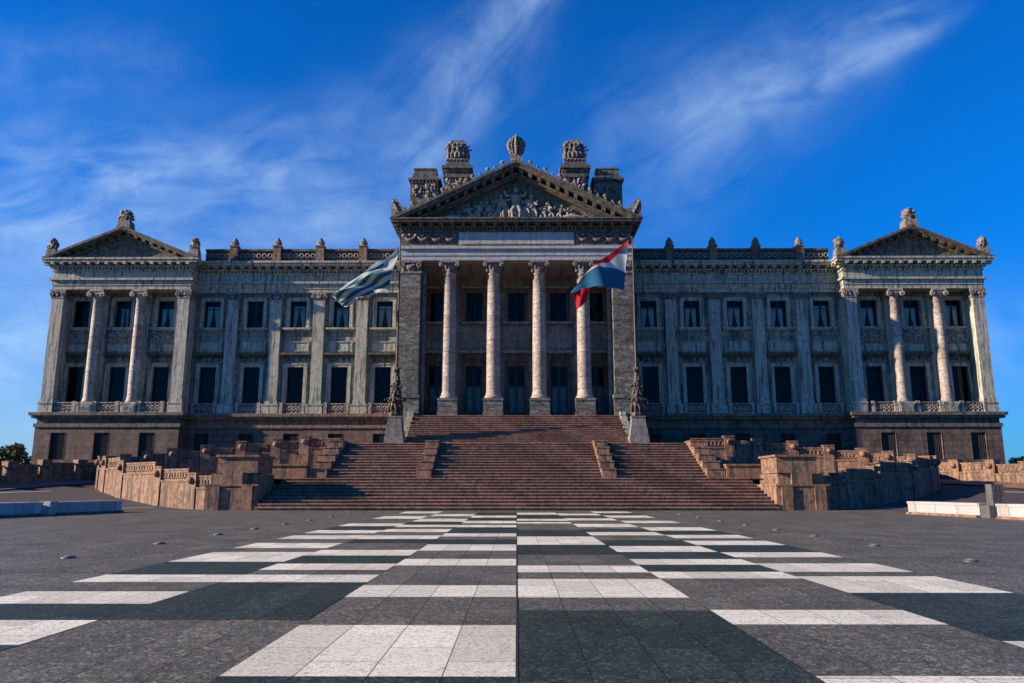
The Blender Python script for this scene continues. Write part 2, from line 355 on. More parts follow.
def blocks_x(mb, x0, x1, pitch, w, y0, y1, z0, z1):
    n = max(1, round((x1-x0)/pitch))
    for i in range(n+1):
        c = x0+(x1-x0)*i/n; mb.box(c-w/2, c+w/2, y0, y1, z0, z1)
def blocks_y(mb, x0, x1, y0, y1, pitch, w, z0, z1):
    n = max(1, round((y1-y0)/pitch))
    for i in range(n+1):
        c = y0+(y1-y0)*i/n; mb.box(x0, x1, c-w/2, c+w/2, z0, z1)

# ================================================================== GROUND
def road_z(x, y):
    a = abs(x)
    def ss(t): t = max(0, min(1, t)); return t*t*(3-2*t)
    z = max(0, min(y, 84)-56)*.085*ss((a-22)/14) + ss((a-34)/14)*.75*ss((y-52)/14)
    return z
mb = MB()
xs = [-3000, -800, -300, -120] + [-80+2*i for i in range(81)] + [120, 300, 800, 3000]
ys = [-200, -60, 0, 30, 48] + [50+2*i for i in range(30)] + [130, 200, 500, 1500, 4000]
vs = [(x, y, road_z(x, y)-.006 if y > 0 else -.006) for y in ys for x in xs]; nx = len(xs)
mb.add(vs, [(j*nx+i, j*nx+i+1, (j+1)*nx+i+1, (j+1)*nx+i) for j in range(len(ys)-1) for i in range(nx-1)], True)
g_ = mb.build('ground', 'asphalt'); tag(g_, kind='structure')
mb = MB(); mb.box(-26, 26, -30, 56.8, -.4, .0); mb.box(18.8, 26, 56.8, 58.4, -.4, .0); mb.box(-26, -18.8, 56.8, 58.4, -.4, .0)
pl = mb.build('plaza_paving', 'paver_grey'); tag(pl, kind='structure')
# pattern rectangles: columns 2.5 m wide, rows as paved
WH = [(-2.5,0,6.93,9.43),(-2.5,0,11.8,13.2),(-2.5,0,16.5,18.0),(-2.5,0,20.4,22.6),(-2.5,0,26.3,28.1),(-2.5,0,32.5,34.4),(-2.5,0,36.2,38.9),(-2.5,0,43.2,46.4),
      (-7.5,-2.5,13.6,14.75),(-7.5,-5,11.1,12.4),(-7.5,-5,8.25,9.75),(-7.5,-5,17.3,19.9),(-5,-2.5,15.6,16.9),(-5,-2.5,18.9,20.6),(-7.5,-5,21.2,23.2),
      (-7.5,-2.5,25.0,26.9),(-5,-2.5,29.0,31.0),(-7.5,-5,28.2,30.2),(-7.5,-5,33.5,36.0),(-5,-2.5,32.8,34.6),(-5,-2.5,38.0,41.5),(-7.5,-5,41.5,45.5),(-5,-2.5,45.5,49.0),(-7.5,-5,50.5,54.5),(-7.5,-5,5.0,6.4),(-5,-2.5,3.0,4.6),
      (0,2.5,11.75,14.1),(0,2.5,15.2,16.5),(0,2.5,22.5,26.3),(0,2.5,36.0,37.6),(0,2.5,39.0,41.4),(0,2.5,48.0,52.0),
      (2.5,5,9.5,10.6),(2.5,7.5,5.7,6.97),(2.5,5,14.2,15.3),(2.5,5,16.7,18.0),(2.5,5,20.0,22.0),(2.5,5,27.0,29.0),(2.5,5,32.6,35.6),(2.5,5,39.5,42.2),(2.5,5,47.0,50.0),
      (5,7.5,12.3,14.55),(5,7.5,15.3,17.0),(5,7.5,7.9,8.5),(5,7.5,18.5,19.9),(5,7.5,22.4,24.2),(5,7.5,25.4,27.2),(5,7.5,30.0,32.6),(5,7.5,36.5,39.0),(5,7.5,43.0,46.5),(5,7.5,51.5,54.5)]
BK = [(0,2.5,4.9,10.55),(0,2.5,19.2,22.5),(2.5,5,18.0,20.0),(2.5,5,15.3,16.7),(5,7.5,8.5,12.3),(5,7.5,19.9,22.4),(5,7.5,27.2,30.0),(2.5,5,22.0,24.5),(0,2.5,26.3,30.5),(2.5,5,29,31),
      (-5,-2.5,9.8,13.6),(-7.5,-5,9.75,11.1),(-7.5,-5,14.75,17.3),(-5,-2.5,16.9,18.9),(-2.5,0,4.8,6.93),(-7.5,-5,6.4,8.25),(-2.5,0,22.6,24.8),(-5,-2.5,23.2,25.0),(-7.5,-5,30.2,33.5),(-5,-2.5,34.6,38),(-2.5,0,28.1,32.5),(-2.5,0,38.9,43.2),(-2.5,0,46.4,52.0),(0,2.5,37.6,39.0),(0,2.5,41.4,48.0),(5,7.5,46.5,49.0),(2.5,5,42.2,45)]
def sheet(name, rects, mat, z):
    mb = MB()
    for a, b_, c, d in rects:
        mb.add([(a, c, z), (b_, c, z), (b_, d, z), (a, d, z)], [(0, 1, 2, 3)])
    tag(mb.build(name, mat), kind='structure')
sheet('white_paving_pattern', WH, 'paver_white', .004)
sheet('black_paving_pattern', BK, 'paver_black', .0035)
sheet('paving_joint', [(-.011, .011, -20, 56.7)], 'joint_dark', .008)
sheet('paving_cross_joint', [q for y in (11.9, 15.05, 18.4, 22.6, 27, 34, 42, 50) for q in ((-26, -7.5, y, y+.03), (7.5, 26, y, y+.03))], 'joint_dark', .0075)
# road marks on the side drives
for s in (-1, 1):
    mb = MB()
    for (xa, ya, xb, yb) in ((31, 55.5, 27.6, 60.5), (45, 60, 40, 68)):
        n = 8; w = .10; vs = []
        for i in range(n+1):
            x = xa+(xb-xa)*i/n; y = ya+(yb-ya)*i/n; vs += [(s*(x-w), y, road_z(x-w, y)+.02), (s*(x+w), y, road_z(x+w, y)+.02)]
        mb.add(vs, [(2*i, 2*i+1, 2*i+3, 2*i+2) for i in range(n)])
    tag(mb.build('road_marking', 'paint_white'), kind='structure')
# bare earth verge along the far side walls
for s in (-1, 1):
    mb = MB(); vs = []; n = 12
    for i in range(n+1):
        t = i/n; x = 47.0-5.4*t; y = 66+13.5*t
        for q in (0, .5, 1): xx = x-q*(3.6-1.2*t)-.2*sin(9*t); vs.append((s*xx, y-q*.8, road_z(xx, y-q*.8)+.09))
    mb.add(vs, [(3*i+j, 3*i+j+1, 3*i+j+4, 3*i+j+3) for i in range(n) for j in range(2)], True)
    tag(mb.build('earth_verge', 'roadside_earth'), kind='structure')

# flush ground lights beside the pattern
SP = [13.6, 17.8, 22.4, 26.8, 30.6, 34.6, 38.8, 43.4, 48.2]
ords = ['nearest to the camera', 'second from the camera', 'third from the camera', 'fourth from the camera', 'fifth from the camera', 'sixth from the camera', 'third from the stairs', 'second from the stairs', 'nearest to the stairs']
proto = None
for s in (-1, 1):
    for i, y in enumerate(SP):
        if i == 0: continue                                   # outside the frame
        lab = 'domed metal ground light in the %s row, %s' % (side(s), {1: 'the one nearest the camera', 2: 'second nearest the camera', 3: 'third nearest the camera', 4: 'fourth nearest the camera', 5: 'fourth nearest the stairs', 6: 'third nearest the stairs', 7: 'second nearest the stairs', 8: 'the one nearest the stairs'}[i])
        if proto is None:
            proto = o = thing('ground_light', (0, 0, 0), lab, 'ground light', 'ground lights in two rows beside the pattern')
            mb = MB(); mb.lathe(0, 0, [(.20, 0), (.20, .015), (.17, .04), (.13, .05)], 20); mb.build('rim', 'steel', o, loc=(0, 0, 0))
            mb = MB(); mb.lathe(0, 0, [(.13, .035), (.13, .055), (.09, .07), (.02, .078)], 16); mb.build('lens', 'lamp_glass', o, loc=(0, 0, 0))
            mb = MB()
            for q in range(4): a = q*pi/2+.4; mb.box(.16*cos(a)-.02, .16*cos(a)+.02, .16*sin(a)-.02, .16*sin(a)+.02, .02, .06)
            mb.build('guard', 'steel', o, loc=(0, 0, 0))
        else:
            o = proto.copy(); COL.objects.link(o)
            for ch in proto.children: c = ch.copy(); COL.objects.link(c); c.parent = o
            tag(o, lab, 'ground light', 'ground lights in two rows beside the pattern')
        o.scale = (.8, .8, .7)
        o.location = (s*(10.15 if s < 0 else 9.8), y+(.4 if s < 0 else -.3), .004)

# ================================================================== STAIRS
ST0 = (56.8, 0.0); ST1 = (63.75, 2.38); ST2 = (64.3, 2.38); ST3 = (71.4, 5.62); ST4 = (73.5, 5.62); ST5 = (79.7, 8.90)
stairs = thing('grand_staircase', (0, 58.5, 0), 'broad flight of red granite steps climbing to the columned portico', 'staircase')
def flight(name, x0, x1, a, b_, n, back, bottom=None):
    mb = MB(); tr_ = MB(); run = (b_[0]-a[0])/(n-1) if n > 1 else 0; rise = (b_[1]-a[1])/n
    for i in range(n):
        y = a[0]+run*i; z = a[1]+rise*(i+1)
        zb = z-rise if i else (bottom if bottom is not None else a[1]-.05)
        mb.box(x0, x1, y, back, z-rise if i else zb, z-.07)
        tr_.box(x0, x1, y-.07, back, z-.07, z)               # tread slab with its nosing
    o = mb.build(name, 'shaded_riser', stairs); tr_.build('tread', 'step_granite', o); return o
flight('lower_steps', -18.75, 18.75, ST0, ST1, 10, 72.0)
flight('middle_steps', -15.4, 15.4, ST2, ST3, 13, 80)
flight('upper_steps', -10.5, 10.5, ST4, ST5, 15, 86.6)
mb = MB(); mb.box(-16.6, -10.52, 71.45, 86.5, 2, 5.6); mb.box(10.52, 16.6, 71.45, 86.5, 2, 5.6); mb.build('landing', 'step_granite', stairs)
def cheek(xc, w):
    mb = MB(); n = 5
    for i in range(n):
        y0 = ST2[0]+(ST3[0]-ST2[0])*i/n-.25; z = ST2[1]+(ST3[1]-ST2[1])*(i+1)/n+.14
        mb.box(xc-w/2, xc+w/2, y0, ST3[0]+.6, (ST2[1]-.02 if i == 0 else z-.66), z-.10)
        mb.box(xc-w/2-.05, xc+w/2+.05, y0-.05, ST3[0]+.65, z-.10, z)
    return mb.build('cheek_wall', 'pink_trim', stairs)
for x_, w_ in ((-7.5, 1.15), (7.5, 1.15), (-16.15, 1.45), (16.15, 1.45)): cheek(x_, w_)
mb = MB()
for s in (-1, 1):
    for i in range(6):
        y0 = 74.7+i*.95; z = 6.45+.56*i
        mb.box(s*10.52, s*11.15, y0, 80.0, 5.62 if i == 0 else z-.6, z)
    mb.build('upper_cheek', 'trim_stone', stairs) if s < 0 else None
    if s < 0: mb = MB()
mb.build('upper_cheek', 'trim_stone', stairs)

# ================================================================== PALACE
P = thing('legislative_palace', (0, 87, 5.0), 'wide neoclassical stone palace with central columned portico and two gabled end pavilions', 'palace')
ENT = [(23.6, 24.05, 0), (24.05, 24.62, .07), (24.62, 24.86, .30), (24.86, 25.66, .03), (25.66, 25.86, .16), (26.12, 26.30, .34), (26.56, 26.84, 1.10), (26.84, 27.06, 1.22)]
YW = 87.2
# ---- wings
winhole = {}
WX = [15.1, 20.05, 25.0, 29.95, 34.9]; PX = [17.6, 22.55, 27.5, 32.45]
for s in (-1, 1):
    a, b_ = (12.0, 36.9); X0, X1 = (min(s*a, s*b_), max(s*a, s*b_))
    holes = []
    for x in WX: holes += [(s*x-.93, s*x+.93, 10.55, 15.05), (s*x-.93, s*x+.93, 19.55, 22.70)]
    mb = MB(); wall_holes(mb, X0, X1, 9.6, 23.7, YW, .6, holes); mb.build('wall', 'wall_stone', P)
    mb = MB(); mb.box(X0, X1, YW+1.3, YW+1.4, 9, 23.5); mb.build('interior', 'room_dark', P)
    mb = MB(); wall_holes(mb, X0, X1, 3.5, 8.1, 86.55, .6, [(s*x-.8, s*x+.8, 4.6, 7.5) for x in WX]); mb.build('basement_wall', 'red_granite', P)
    mb = MB(); mb.box(X0, X1, 87.6, 87.7, 3.5, 8); mb.build('basement_interior', 'room_dark', P)
    mb = MB(); tiers(mb, X0, X1, 86.55, 88.2, [(8.1, 8.45, .14), (8.45, 9.05, -.08), (9.05, 9.35, .35), (9.35, 9.68, .52)]); mb.build('podium_ledge', 'pink_trim', P)
    # entablature
    mb = MB(); tiers(mb, X0, X1, 86.72, 100, ENT); mb.box(X0, X1, 86.9, 100, 25.8, 26.9)
    blocks_x(mb, X0+.2, X1-.2, .42, .22, 86.42, 86.9, 25.88, 26.12); blocks_x(mb, X0+.5, X1-.5, 1.0, .38, 85.80, 86.9, 26.30, 26.56)
    mb.build('entablature', 'trim_stone', P)
    # pilasters
    for x in PX:
        x = s*x; mb = MB(); mb.box(x-.64, x+.64, 86.74, YW+.05, 10.95, 22.75); mb.box(x-.72, x+.72, 86.66, YW+.05, 10.75, 11.15)
        pil = mb.build('pilaster', 'trim_stone', P)
        mb = MB(); mb.box(x-.92, x+.92, 86.45, YW+.05, 9.68, 10.75); mb.box(x-.98, x+.98, 86.39, YW+.05, 10.62, 10.78)
        mb.build('pedestal', 'trim_stone', pil)
        mb = MB(); mb.box(x-.66, x+.66, 86.70, YW+.02, 22.75, 22.95); mb.box(x-.82, x+.82, 86.62, YW+.02, 23.35, 23.6); mb.ell((x, 86.72, 23.1), (.5, .14, .26), .3, 2)
        for q in (-1, 1): mb.spiral((x+q*.66, 86.66, 23.14), .26, q, .075)
        mb.build('capital', 'carved_stone', pil)
    # roof balustrade
    ys_ = 86.3
    ends = [12.6]+PX+[36.3]
    for i in range(5):
        x0, x1 = sorted((s*(ends[i]+.5), s*(ends[i+1]-.5))); mb = MB()
        mb.box(x0, x1, ys_-.12, ys_+.16, 27.06, 27.35); mb.box(x0, x1, ys_-.14, ys_+.18, 28.42, 28.66); rb_ = mb.build('roof_balustrade', 'dark_trim', P); mb = MB(); mb.box(x0, x1, ys_+.10, ys_+.16, 27.3, 28.45); mb.build('backing', 'roof_lead', rb_); mb = MB()
        n = round((x1-x0)/.62); w = (x1-x0)/n
        for j in range(n): mb.ring((x0+w*(j+.5), ys_, 27.88), .23, .075, 0, 2*pi, 12, 5)
        mb.build('ring_course', 'column_stone', rb_)
    for x in PX:
        x = s*x; mb = MB(); mb.frustum(x, ys_, 27.06, 28.9, .50, .42, .44, .38); mb.box(x-.5, x+.5, ys_-.45, ys_+.45, 28.86, 29.0)
        post = mb.build('balustrade_post', 'pink_trim', P)
        mb = MB(); mb.lathe(x, ys_, [(.42, 29.0), (.44, 29.25), (.36, 29.6), (.16, 29.9), (.04, 30.05)], 12)
        for q in range(6): mb.ell((x+.3*cos(q*pi/3), ys_+.3*sin(q*pi/3), 29.3), (.17, .17, .3), .4, 1, 1, q)
        mb.build('finial', 'carved_stone', post)
    mb = MB(); mb.prism([(X0, 27.0), (X1, 27.0), (X1, 27.2), (X0, 27.2)], 86.8, 112); mb.build('roof', 'roof_lead', P)

# ---- window kinds, built once and copied
def make_window(kind, mat='trim_stone'):
    """origin at the bottom centre of the opening, wall face at y=0"""
    hw = .93; H = {'lower': 4.5, 'upper': 3.15, 'cellar': 2.9}[kind]; mb = MB()
    if kind != 'cellar':
        for a, b_, z0, z1 in ((-hw-.42, -hw, 0, H+.4), (hw, hw+.42, 0, H+.4), (-hw, hw, H, H+.4)):
            mb.box(a, b_, -.13, .04, z0, z1)
        for a, b_, z0, z1 in ((-hw-.42, -hw-.28, 0, H+.4), (hw+.28, hw+.42, 0, H+.4), (-hw-.42, hw+.42, H+.28, H+.4)):
            mb.box(a, b_, -.20, -.12, z0, z1)
    else:
        for q in (-1, 1): mb.box(q*.80, q*.86, -.02, .03, 0, H)
    if kind == 'upper': mb.box(-1.65, 1.65, -.42, .05, -.20, 0); mb.box(-1.5, 1.5, -.30, .05, -.34, -.2)
    if kind == 'lower': mb.box(-hw, hw, -.05, .04, -.12, 0)
    o = mb.build('window', mat, P, loc=(0, 0, 0))
    hw2 = hw if kind != 'cellar' else .8
    mb = MB(); f_ = .07
    mb.box(-hw2, -hw2+f_, .28, .34, 0, H); mb.box(hw2-f_, hw2, .28, .34, 0, H); mb.box(-hw2, hw2, .28, .34, H-f_, H); mb.box(-hw2, hw2, .28, .34, 0, f_)
    if kind != 'lower': mb.box(-.035, .035, .27, .335, 0, H); mb.box(-hw2, hw2, .275, .333, H*.72, H*.72+.06)
    if kind == 'cellar':
        for q in range(1, 9): x = -hw2+q*hw2*2/9; mb.tube([(x, .15, 0), (x, .15, H)], .02, 5)
    mb.build('sash', 'door_wood', o, loc=(0, 0, 0))
    mb = MB(); mb.add([(-hw2, .31, 0), (hw2, .31, 0), (hw2, .31, H), (-hw2, .31, H)], [(0, 1, 2, 3)]); mb.build('pane', 'glass', o, loc=(0, 0, 0))
    if kind == 'upper':
        mb = MB()
        for q in (-1, 1):
            vs = []; n = 14; m_ = 10
            for j in range(m_+1):
                t = j/m_; inner = .06+.50*(t**1.4) if t < .95 else .56; z = H*.80-H*.80*t
                for i in range(n+1):
                    x = inner*.75+(hw-.20-inner*.75)*i/n; vs.append((q*x, .50+.035*sin(i*2.4), z))
            mb.add(vs, [(j*(n+1)+i, j*(n+1)+i+1, (j+1)*(n+1)+i+1, (j+1)*(n+1)+i) for j in range(m_) for i in range(n)], True)
        mb.build('curtain', 'curtain', o, loc=(0, 0, 0))
    return o
def make_overdoor():
    """dentilled hood and panel above a lower window; origin at bottom centre, wall face y=0"""
    mb = MB(); mb.box(-1.55, 1.55, -.28, .05, .36, .48); mb.box(-1.68, 1.68, -.48, .05, .48, .68); blocks_x(mb, -1.45, 1.45, .29, .15, -.26, .05, .18, .36)
    scatter_relief(mb, -1.2, 1.2, -.05, -.18, .02, 16, .13, 3)
    o = mb.build('window_hood', 'dark_trim', P, loc=(0, 0, 0))
    mb = MB(); z0, z1 = .78, 1.92
    mb.box(-1.4, 1.4, -.10, .05, z0, z1); mb.box(-1.48, 1.48, -.18, .05, z1, z1+.12)
    for q in (-1, 1): mb.box(q*1.4, q*1.28, -.17, -.09, z0, z1)
    mb.box(-1.2, 1.2, -.15, -.09, z0+.1, z0+.22)
    mb.build('panel', 'trim_stone', o, loc=(0, 0, 0)); return o
def make_balcony():
    mb = MB(); fret(mb, -.98, .98, 0, .05, 1.18, .49, .065, .08)
    for q in (-1, 1): mb.box(q*1.05, q*1.42, -.16, .2, 0, 1.28)
    o = mb.build('balcony_panel', 'column_stone', P, loc=(0, 0, 0)); mb = MB(); mb.box(-1.0, 1.0, .12, .18, .1, 1.05); mb.build('backing', 'dark_trim', o, loc=(0, 0, 0)); return o
PL = Vector((0, 87, 5.0))
def L(x, y, z): return Vector((x, y, z))-PL
w_up = make_window('upper'); w_lo = make_window('lower'); hood = make_overdoor(); balc = make_balcony(); w_ce = make_window('cellar', 'red_granite')
used = set()
def place(o, x, y, z):
    if o not in used: used.add(o); o.location = L(x, y, z); return o
    return copy_part(o, L(x, y, z))
NOCURTAIN = {(-1, 29.95), (-1, 49.75)}; ONE = {(-1, 45.0)}
half = None
def vary(w, s, x):
    """some windows have no curtain, one has a single drape, the rest hang at slightly different widths"""
    cs = [c for c in w.children if c.name.startswith('curtain')]
    if (s, x) in NOCURTAIN:
        for c in cs: bpy.data.objects.remove(c)
    else:
        rr = random.Random(int(x*10)+s)
        for c in cs: c.scale = (.55 if (s, x) in ONE else rr.uniform(.84, 1.0), 1, rr.uniform(.9, 1.08)); c.location.x = rr.uniform(-.03, .03)
for s in (-1, 1):
    for x in WX:
        w_ = place(w_up, s*x, YW, 19.55); vary(w_, s, x); place(w_lo, s*x, YW, 10.55); place(hood, s*x, YW, 15.95); place(balc, s*x, 86.6, 9.68)
        place(w_ce, s*x, 86.55, 4.6)

# ---- pavilions
VC = 44.5; VH = 7.8     # centre, half width of the body
VX = [40.1, 45.0, 49.75]; CXs = [42.45, 47.3]
for s in (-1, 1):
    c = s*VC; X0, X1 = c-VH, c+VH; YF = 85.0
    holes = []
    for x in VX: holes += [(s*x-.93, s*x+.93, 10.55, 15.05), (s*x-.93, s*x+.93, 19.55, 22.70)]
    mb = MB(); wall_holes(mb, X0+.3, X1-.3, 9.6, 23.7, 86.9, .6, holes); mb.build('wall', 'wall_stone', P)
    mb = MB(); mb.box(X0+.3, X1-.3, 88.3, 88.4, 3, 23.6); mb.build('interior', 'room_dark', P)
    mb = MB(); mb.box(X0+.3, X0+.9, 86.9, 112, 3, 23.7); mb.box(X1-.9, X1-.3, 86.9, 112, 3, 23.7); mb.build('side_wall', 'wall_stone', P)
    mb = MB(); wall_holes(mb, X0-.05, X1+.05, 2.5, 8.1, 84.75, .6, [(s*x-.8, s*x+.8, 4.6, 7.5) for x in VX]); mb.box(X0-.05, X0+.5, 85.4, 112, 2.5, 8.1); mb.box(X1-.5, X1+.05, 85.4, 112, 2.5, 8.1)
    mb.box(X0+.5, X1-.5, 86.2, 86.3, 2.6, 8.0); mb.build('basement_wall', 'red_granite', P)
    mb = MB(); tiers(mb, X0-.05, X1+.05, 84.75, 112, [(8.1, 8.5, .14), (8.5, 9.05, -.08), (9.05, 9.35, .35), (9.35, 9.68, .55)]); mb.build('podium_ledge', 'dark_trim', P)
    # corner piers
    for e in (-1, 1):
        x = c+e*(VH-.70); mb = MB(); mb.box(x-.66, x+.66, YF+.03, 86.95, 11.0, 22.6); mb.box(x-.74, x+.74, YF-.08, 86.95, 10.85, 11.25)
        pier = mb.build('corner_pier', 'trim_stone', P)
        mb = MB(); mb.box(x-.80, x+.80, YF-.12, 86.95, 9.68, 10.85); mb.box(x-.86, x+.86, YF-.18, 86.95, 10.68, 10.82); mb.build('pedestal', 'trim_stone', pier)
        mb = MB(); mb.box(x-.78, x+.78, YF-.02, 86.95, 22.6, 22.8); mb.box(x-.88, x+.88, YF-.06, 86.95, 23.32, 23.58); mb.box(x-.7, x+.7, YF+.05, 86.9, 22.8, 23.4)
        for q in (-1, 1): mb.spiral((x+q*.62, YF-.03, 23.05), .28, q, .09)
        scatter_relief(mb, x-.5, x+.5, YF+.02, 22.85, 23.3, 12, .13, 5+e); mb.build('capital', 'carved_stone', pier)
    # columns
    for x in CXs:
        x = s*x; mb = MB()
        mb.lathe(x, 85.62, [(.66, 10.85), (.70, 10.95), (.66, 11.1), (.60, 11.15), (.63, 11.28), (.56, 11.4), (.565, 14), (.55, 17), (.52, 20), (.475, 22.6), (.53, 22.65), (.53, 22.75)], 24)
        colm = mb.build('column', 'column_stone', P)
        mb = MB(); mb.box(x-.85, x+.85, 84.85, 86.4, 9.68, 10.72); mb.box(x-.9, x+.9, 84.8, 86.45, 10.60, 10.85); fret(mb, x-.7, x+.7, 84.82, 9.8, 10.5, .7, .04, .03); mb.build('pedestal', 'trim_stone', colm)
        mb = MB(); mb.box(x-.80, x+.80, 84.98, 86.3, 23.36, 23.6); mb.box(x-.62, x+.62, 85.05, 86.2, 23.1, 23.36); mb.lathe(x, 85.62, [(.50, 22.7), (.62, 22.95), (.6, 23.15)], 16)
        for q in (-1, 1):
            mb.spiral((x+q*.70, 84.99, 23.02), .31, q, .10); mb.tube([(x+q*.70, 84.99, 23.02), (x+q*.70, 86.2, 23.02)], .2, 10)
        mb.build('capital', 'column_stone', colm)
        mb = MB(); mb.box(x-.62, x+.62, 86.55, 86.95, 9.68, 23.58); mb.build('pilaster', 'trim_stone', P)
    # entablature and pediment
    mb = MB(); tiers(mb, X0, X1, YF, 112, ENT[:-2]+[(26.56, 26.84, .92), (26.84, 27.06, 1.02)]); mb.box(X0, X1, YF+.1, 112, 25.8, 26.9)
    blocks_x(mb, X0+.1, X1-.1, .42, .22, YF-.30, YF+.2, 25.88, 26.12); blocks_x(mb, X0+.2, X1-.2, 1.0, .38, YF-.92, YF+.2, 26.30, 26.56)
    for q, xa in ((-1, X0), (1, X1)): blocks_y(mb, xa-.92 if q < 0 else xa-.1, xa+.1 if q < 0 else xa+.92, YF-.3, 96, 1.0, .38, 26.30, 26.56)
    mb.build('entablature', 'trim_stone', P)
    hw = VH+1.02; zb = 27.06; ap = 30.75; sl = (ap-zb)/hw
    def chev(mb, t0, t1, y0, y1, hw_=hw, zb_=zb, ap_=ap):   # band of the raking cornice between depths t0 and t1 under its top edge
        sl_ = (ap_-zb_)/hw_
        for q in (-1, 1):
            pts = [(c+q*hw_, zb_), (c, ap_)]
            poly = [(c, ap_-t1), (c, ap_-t0), (c+q*(hw_+(-t0)/sl_*1), zb_), (c+q*(hw_-t1/sl_), zb_)]
            poly = [(x_, z_) for x_, z_ in poly]
            mb.prism(poly if q < 0 else poly[::-1], y0, y1)
    mb = MB(); chev(mb, 0, .30, YF-1.05, YF+.6); chev(mb, .302, .52, YF-.92, YF+.6); chev(mb, .80, 1.05, YF-.3, YF+.6)
    n = 9
    for q in (-1, 1):
        for i in range(n):
            xx = (i+.6)*hw/n*.93; zt = ap-.52-sl*xx
            if zt-.4 < zb+.2: continue
            a = c+q*xx; dz = sl*.2
            vs = [(a-.2, YF-.8, zt-.28+q*dz), (a+.2, YF-.8, zt-.28-q*dz), (a+.2, YF+.1, zt-.28-q*dz), (a-.2, YF+.1, zt-.28+q*dz), (a-.2, YF-.8, zt+q*dz), (a+.2, YF-.8, zt-q*dz), (a+.2, YF+.1, zt-q*dz), (a-.2, YF+.1, zt+q*dz)]
            mb.add(vs, [(3,2,1,0), (4,5,6,7), (0,1,5,4), (1,2,6,5), (2,3,7,6), (3,0,4,7)])
    mb.build('raking_cornice', 'dark_trim', P)
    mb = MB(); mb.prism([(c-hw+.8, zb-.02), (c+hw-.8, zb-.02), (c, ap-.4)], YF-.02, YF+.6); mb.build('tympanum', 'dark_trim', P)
    mb = MB(); mb.prism([(c-hw+.02, zb), (c+hw-.02, zb), (c, ap-.02)], YF+.62, 112); mb.build('roof', 'roof_lead', P)
    # roof ornaments
    def acro(x, y, z, w, h, seed, name='roof_ornament'):
        mb = MB(); mb.frustum(x, y, z-.5, z+h*.32, w*.62, w*.55, w*.5, w*.45)
        mb.ell((x, y, z+h*.60), (w*.55, w*.42, h*.36), .5, 3, 1.3, seed); mb.ell((x, y-.12, z+h*.82), (w*.36, w*.36, h*.2), .5, 2, 1.5, seed+4)
        for q in (-1, 1): mb.ring((x+q*w*.3, y-w*.35, z+h*.45), w*.22, w*.08, 0, 2*pi, 10, 5)
        scatter_relief(mb, x-w*.4, x+w*.4, y-w*.35, z+h*.3, z+h*.85, 9, w*.14, seed)
        return mb.build(name, 'carved_stone', P)
    acro(c, YF-.3, 30.75, 1.3, 2.1, 3+s); acro(c-(hw-.75), YF-.2, 27.5, .95, 2.0, 7+s); acro(c+(hw-.75), YF-.2, 27.5, .95, 2.0, 11+s)
    for x in VX:
        w_ = place(w_up, s*x, 86.9, 19.55); vary(w_, s, x); place(w_lo, s*x, 86.9, 10.55); place(balc, s*x, 85.1, 9.68); place(w_ce, s*x, 84.75, 4.6)
        ho = place(hood, s*x, 86.9, 15.95)
        mb = MB(); scatter_relief(mb, s*x-1.35, s*x+1.35, 86.78, 17.8, 19.15, 60, .19, int(x)); [figure(mb, s*x-1.1+.55*q_, 86.74, 17.75, 1.35, (-1)**q_, int(x)+q_) for q_ in range(5)]; swag(mb, s*x-1.3, s*x, 86.8, 19.0, .5, .1); swag(mb, s*x, s*x+1.3, 86.8, 19.0, .5, .1)
        mb.box(s*x-1.5, s*x+1.5, 86.75, 86.92, 17.62, 17.72); mb.build('relief_panel', 'carved_light', P)

# ---- portico
HB = 12.3; YP = 80.0; FL = 8.90
mb = MB()
for s in (-1, 1):
    mb = MB(); mb.box(s*10.17, s*HB, YP+.04, 87.6, 11.1, 24.0); pier = mb.build('side_pier', 'portico_marble', P)
    mb = MB(); mb.box(s*10.05, s*(HB+.12), YP-.10, 87.6, 5.0, 10.7); mb.box(s*9.98, s*(HB+.2), YP-.18, 87.55, 10.7, 11.1); mb.build('pedestal', 'portico_marble', pier)
    mb = MB(); mb.box(s*10.08, s*(HB+.06), YP-.03, 87.55, 24.0, 24.25); mb.box(s*10.17, s*HB, YP+.1, 87.55, 24.25, 25.2); mb.box(s*10.0, s*(HB+.15), YP-.12, 87.5, 25.18, 25.44)
    xc = s*(10.17+HB)/2
    for q in (-1, 1): mb.spiral((xc+q*.85, YP-.02, 24.95), .30, q, .10)
    mb.ell((xc, YP+.02, 24.7), (.5, .22, .32), .4, 2); scatter_relief(mb, xc-.9, xc+.9, YP+.05, 24.35, 25.0, 26, .16, 4+s); mb.build('capital', 'carved_stone', pier)
    # narrow respond on the inner face of the pier
    mb = MB(); mb.box(s*9.80, s*10.165, 82.2, 82.9, FL, 25.4); mb.build('respond', 'column_stone', P)
CP = [-7.12, -2.42, 2.42, 7.12]
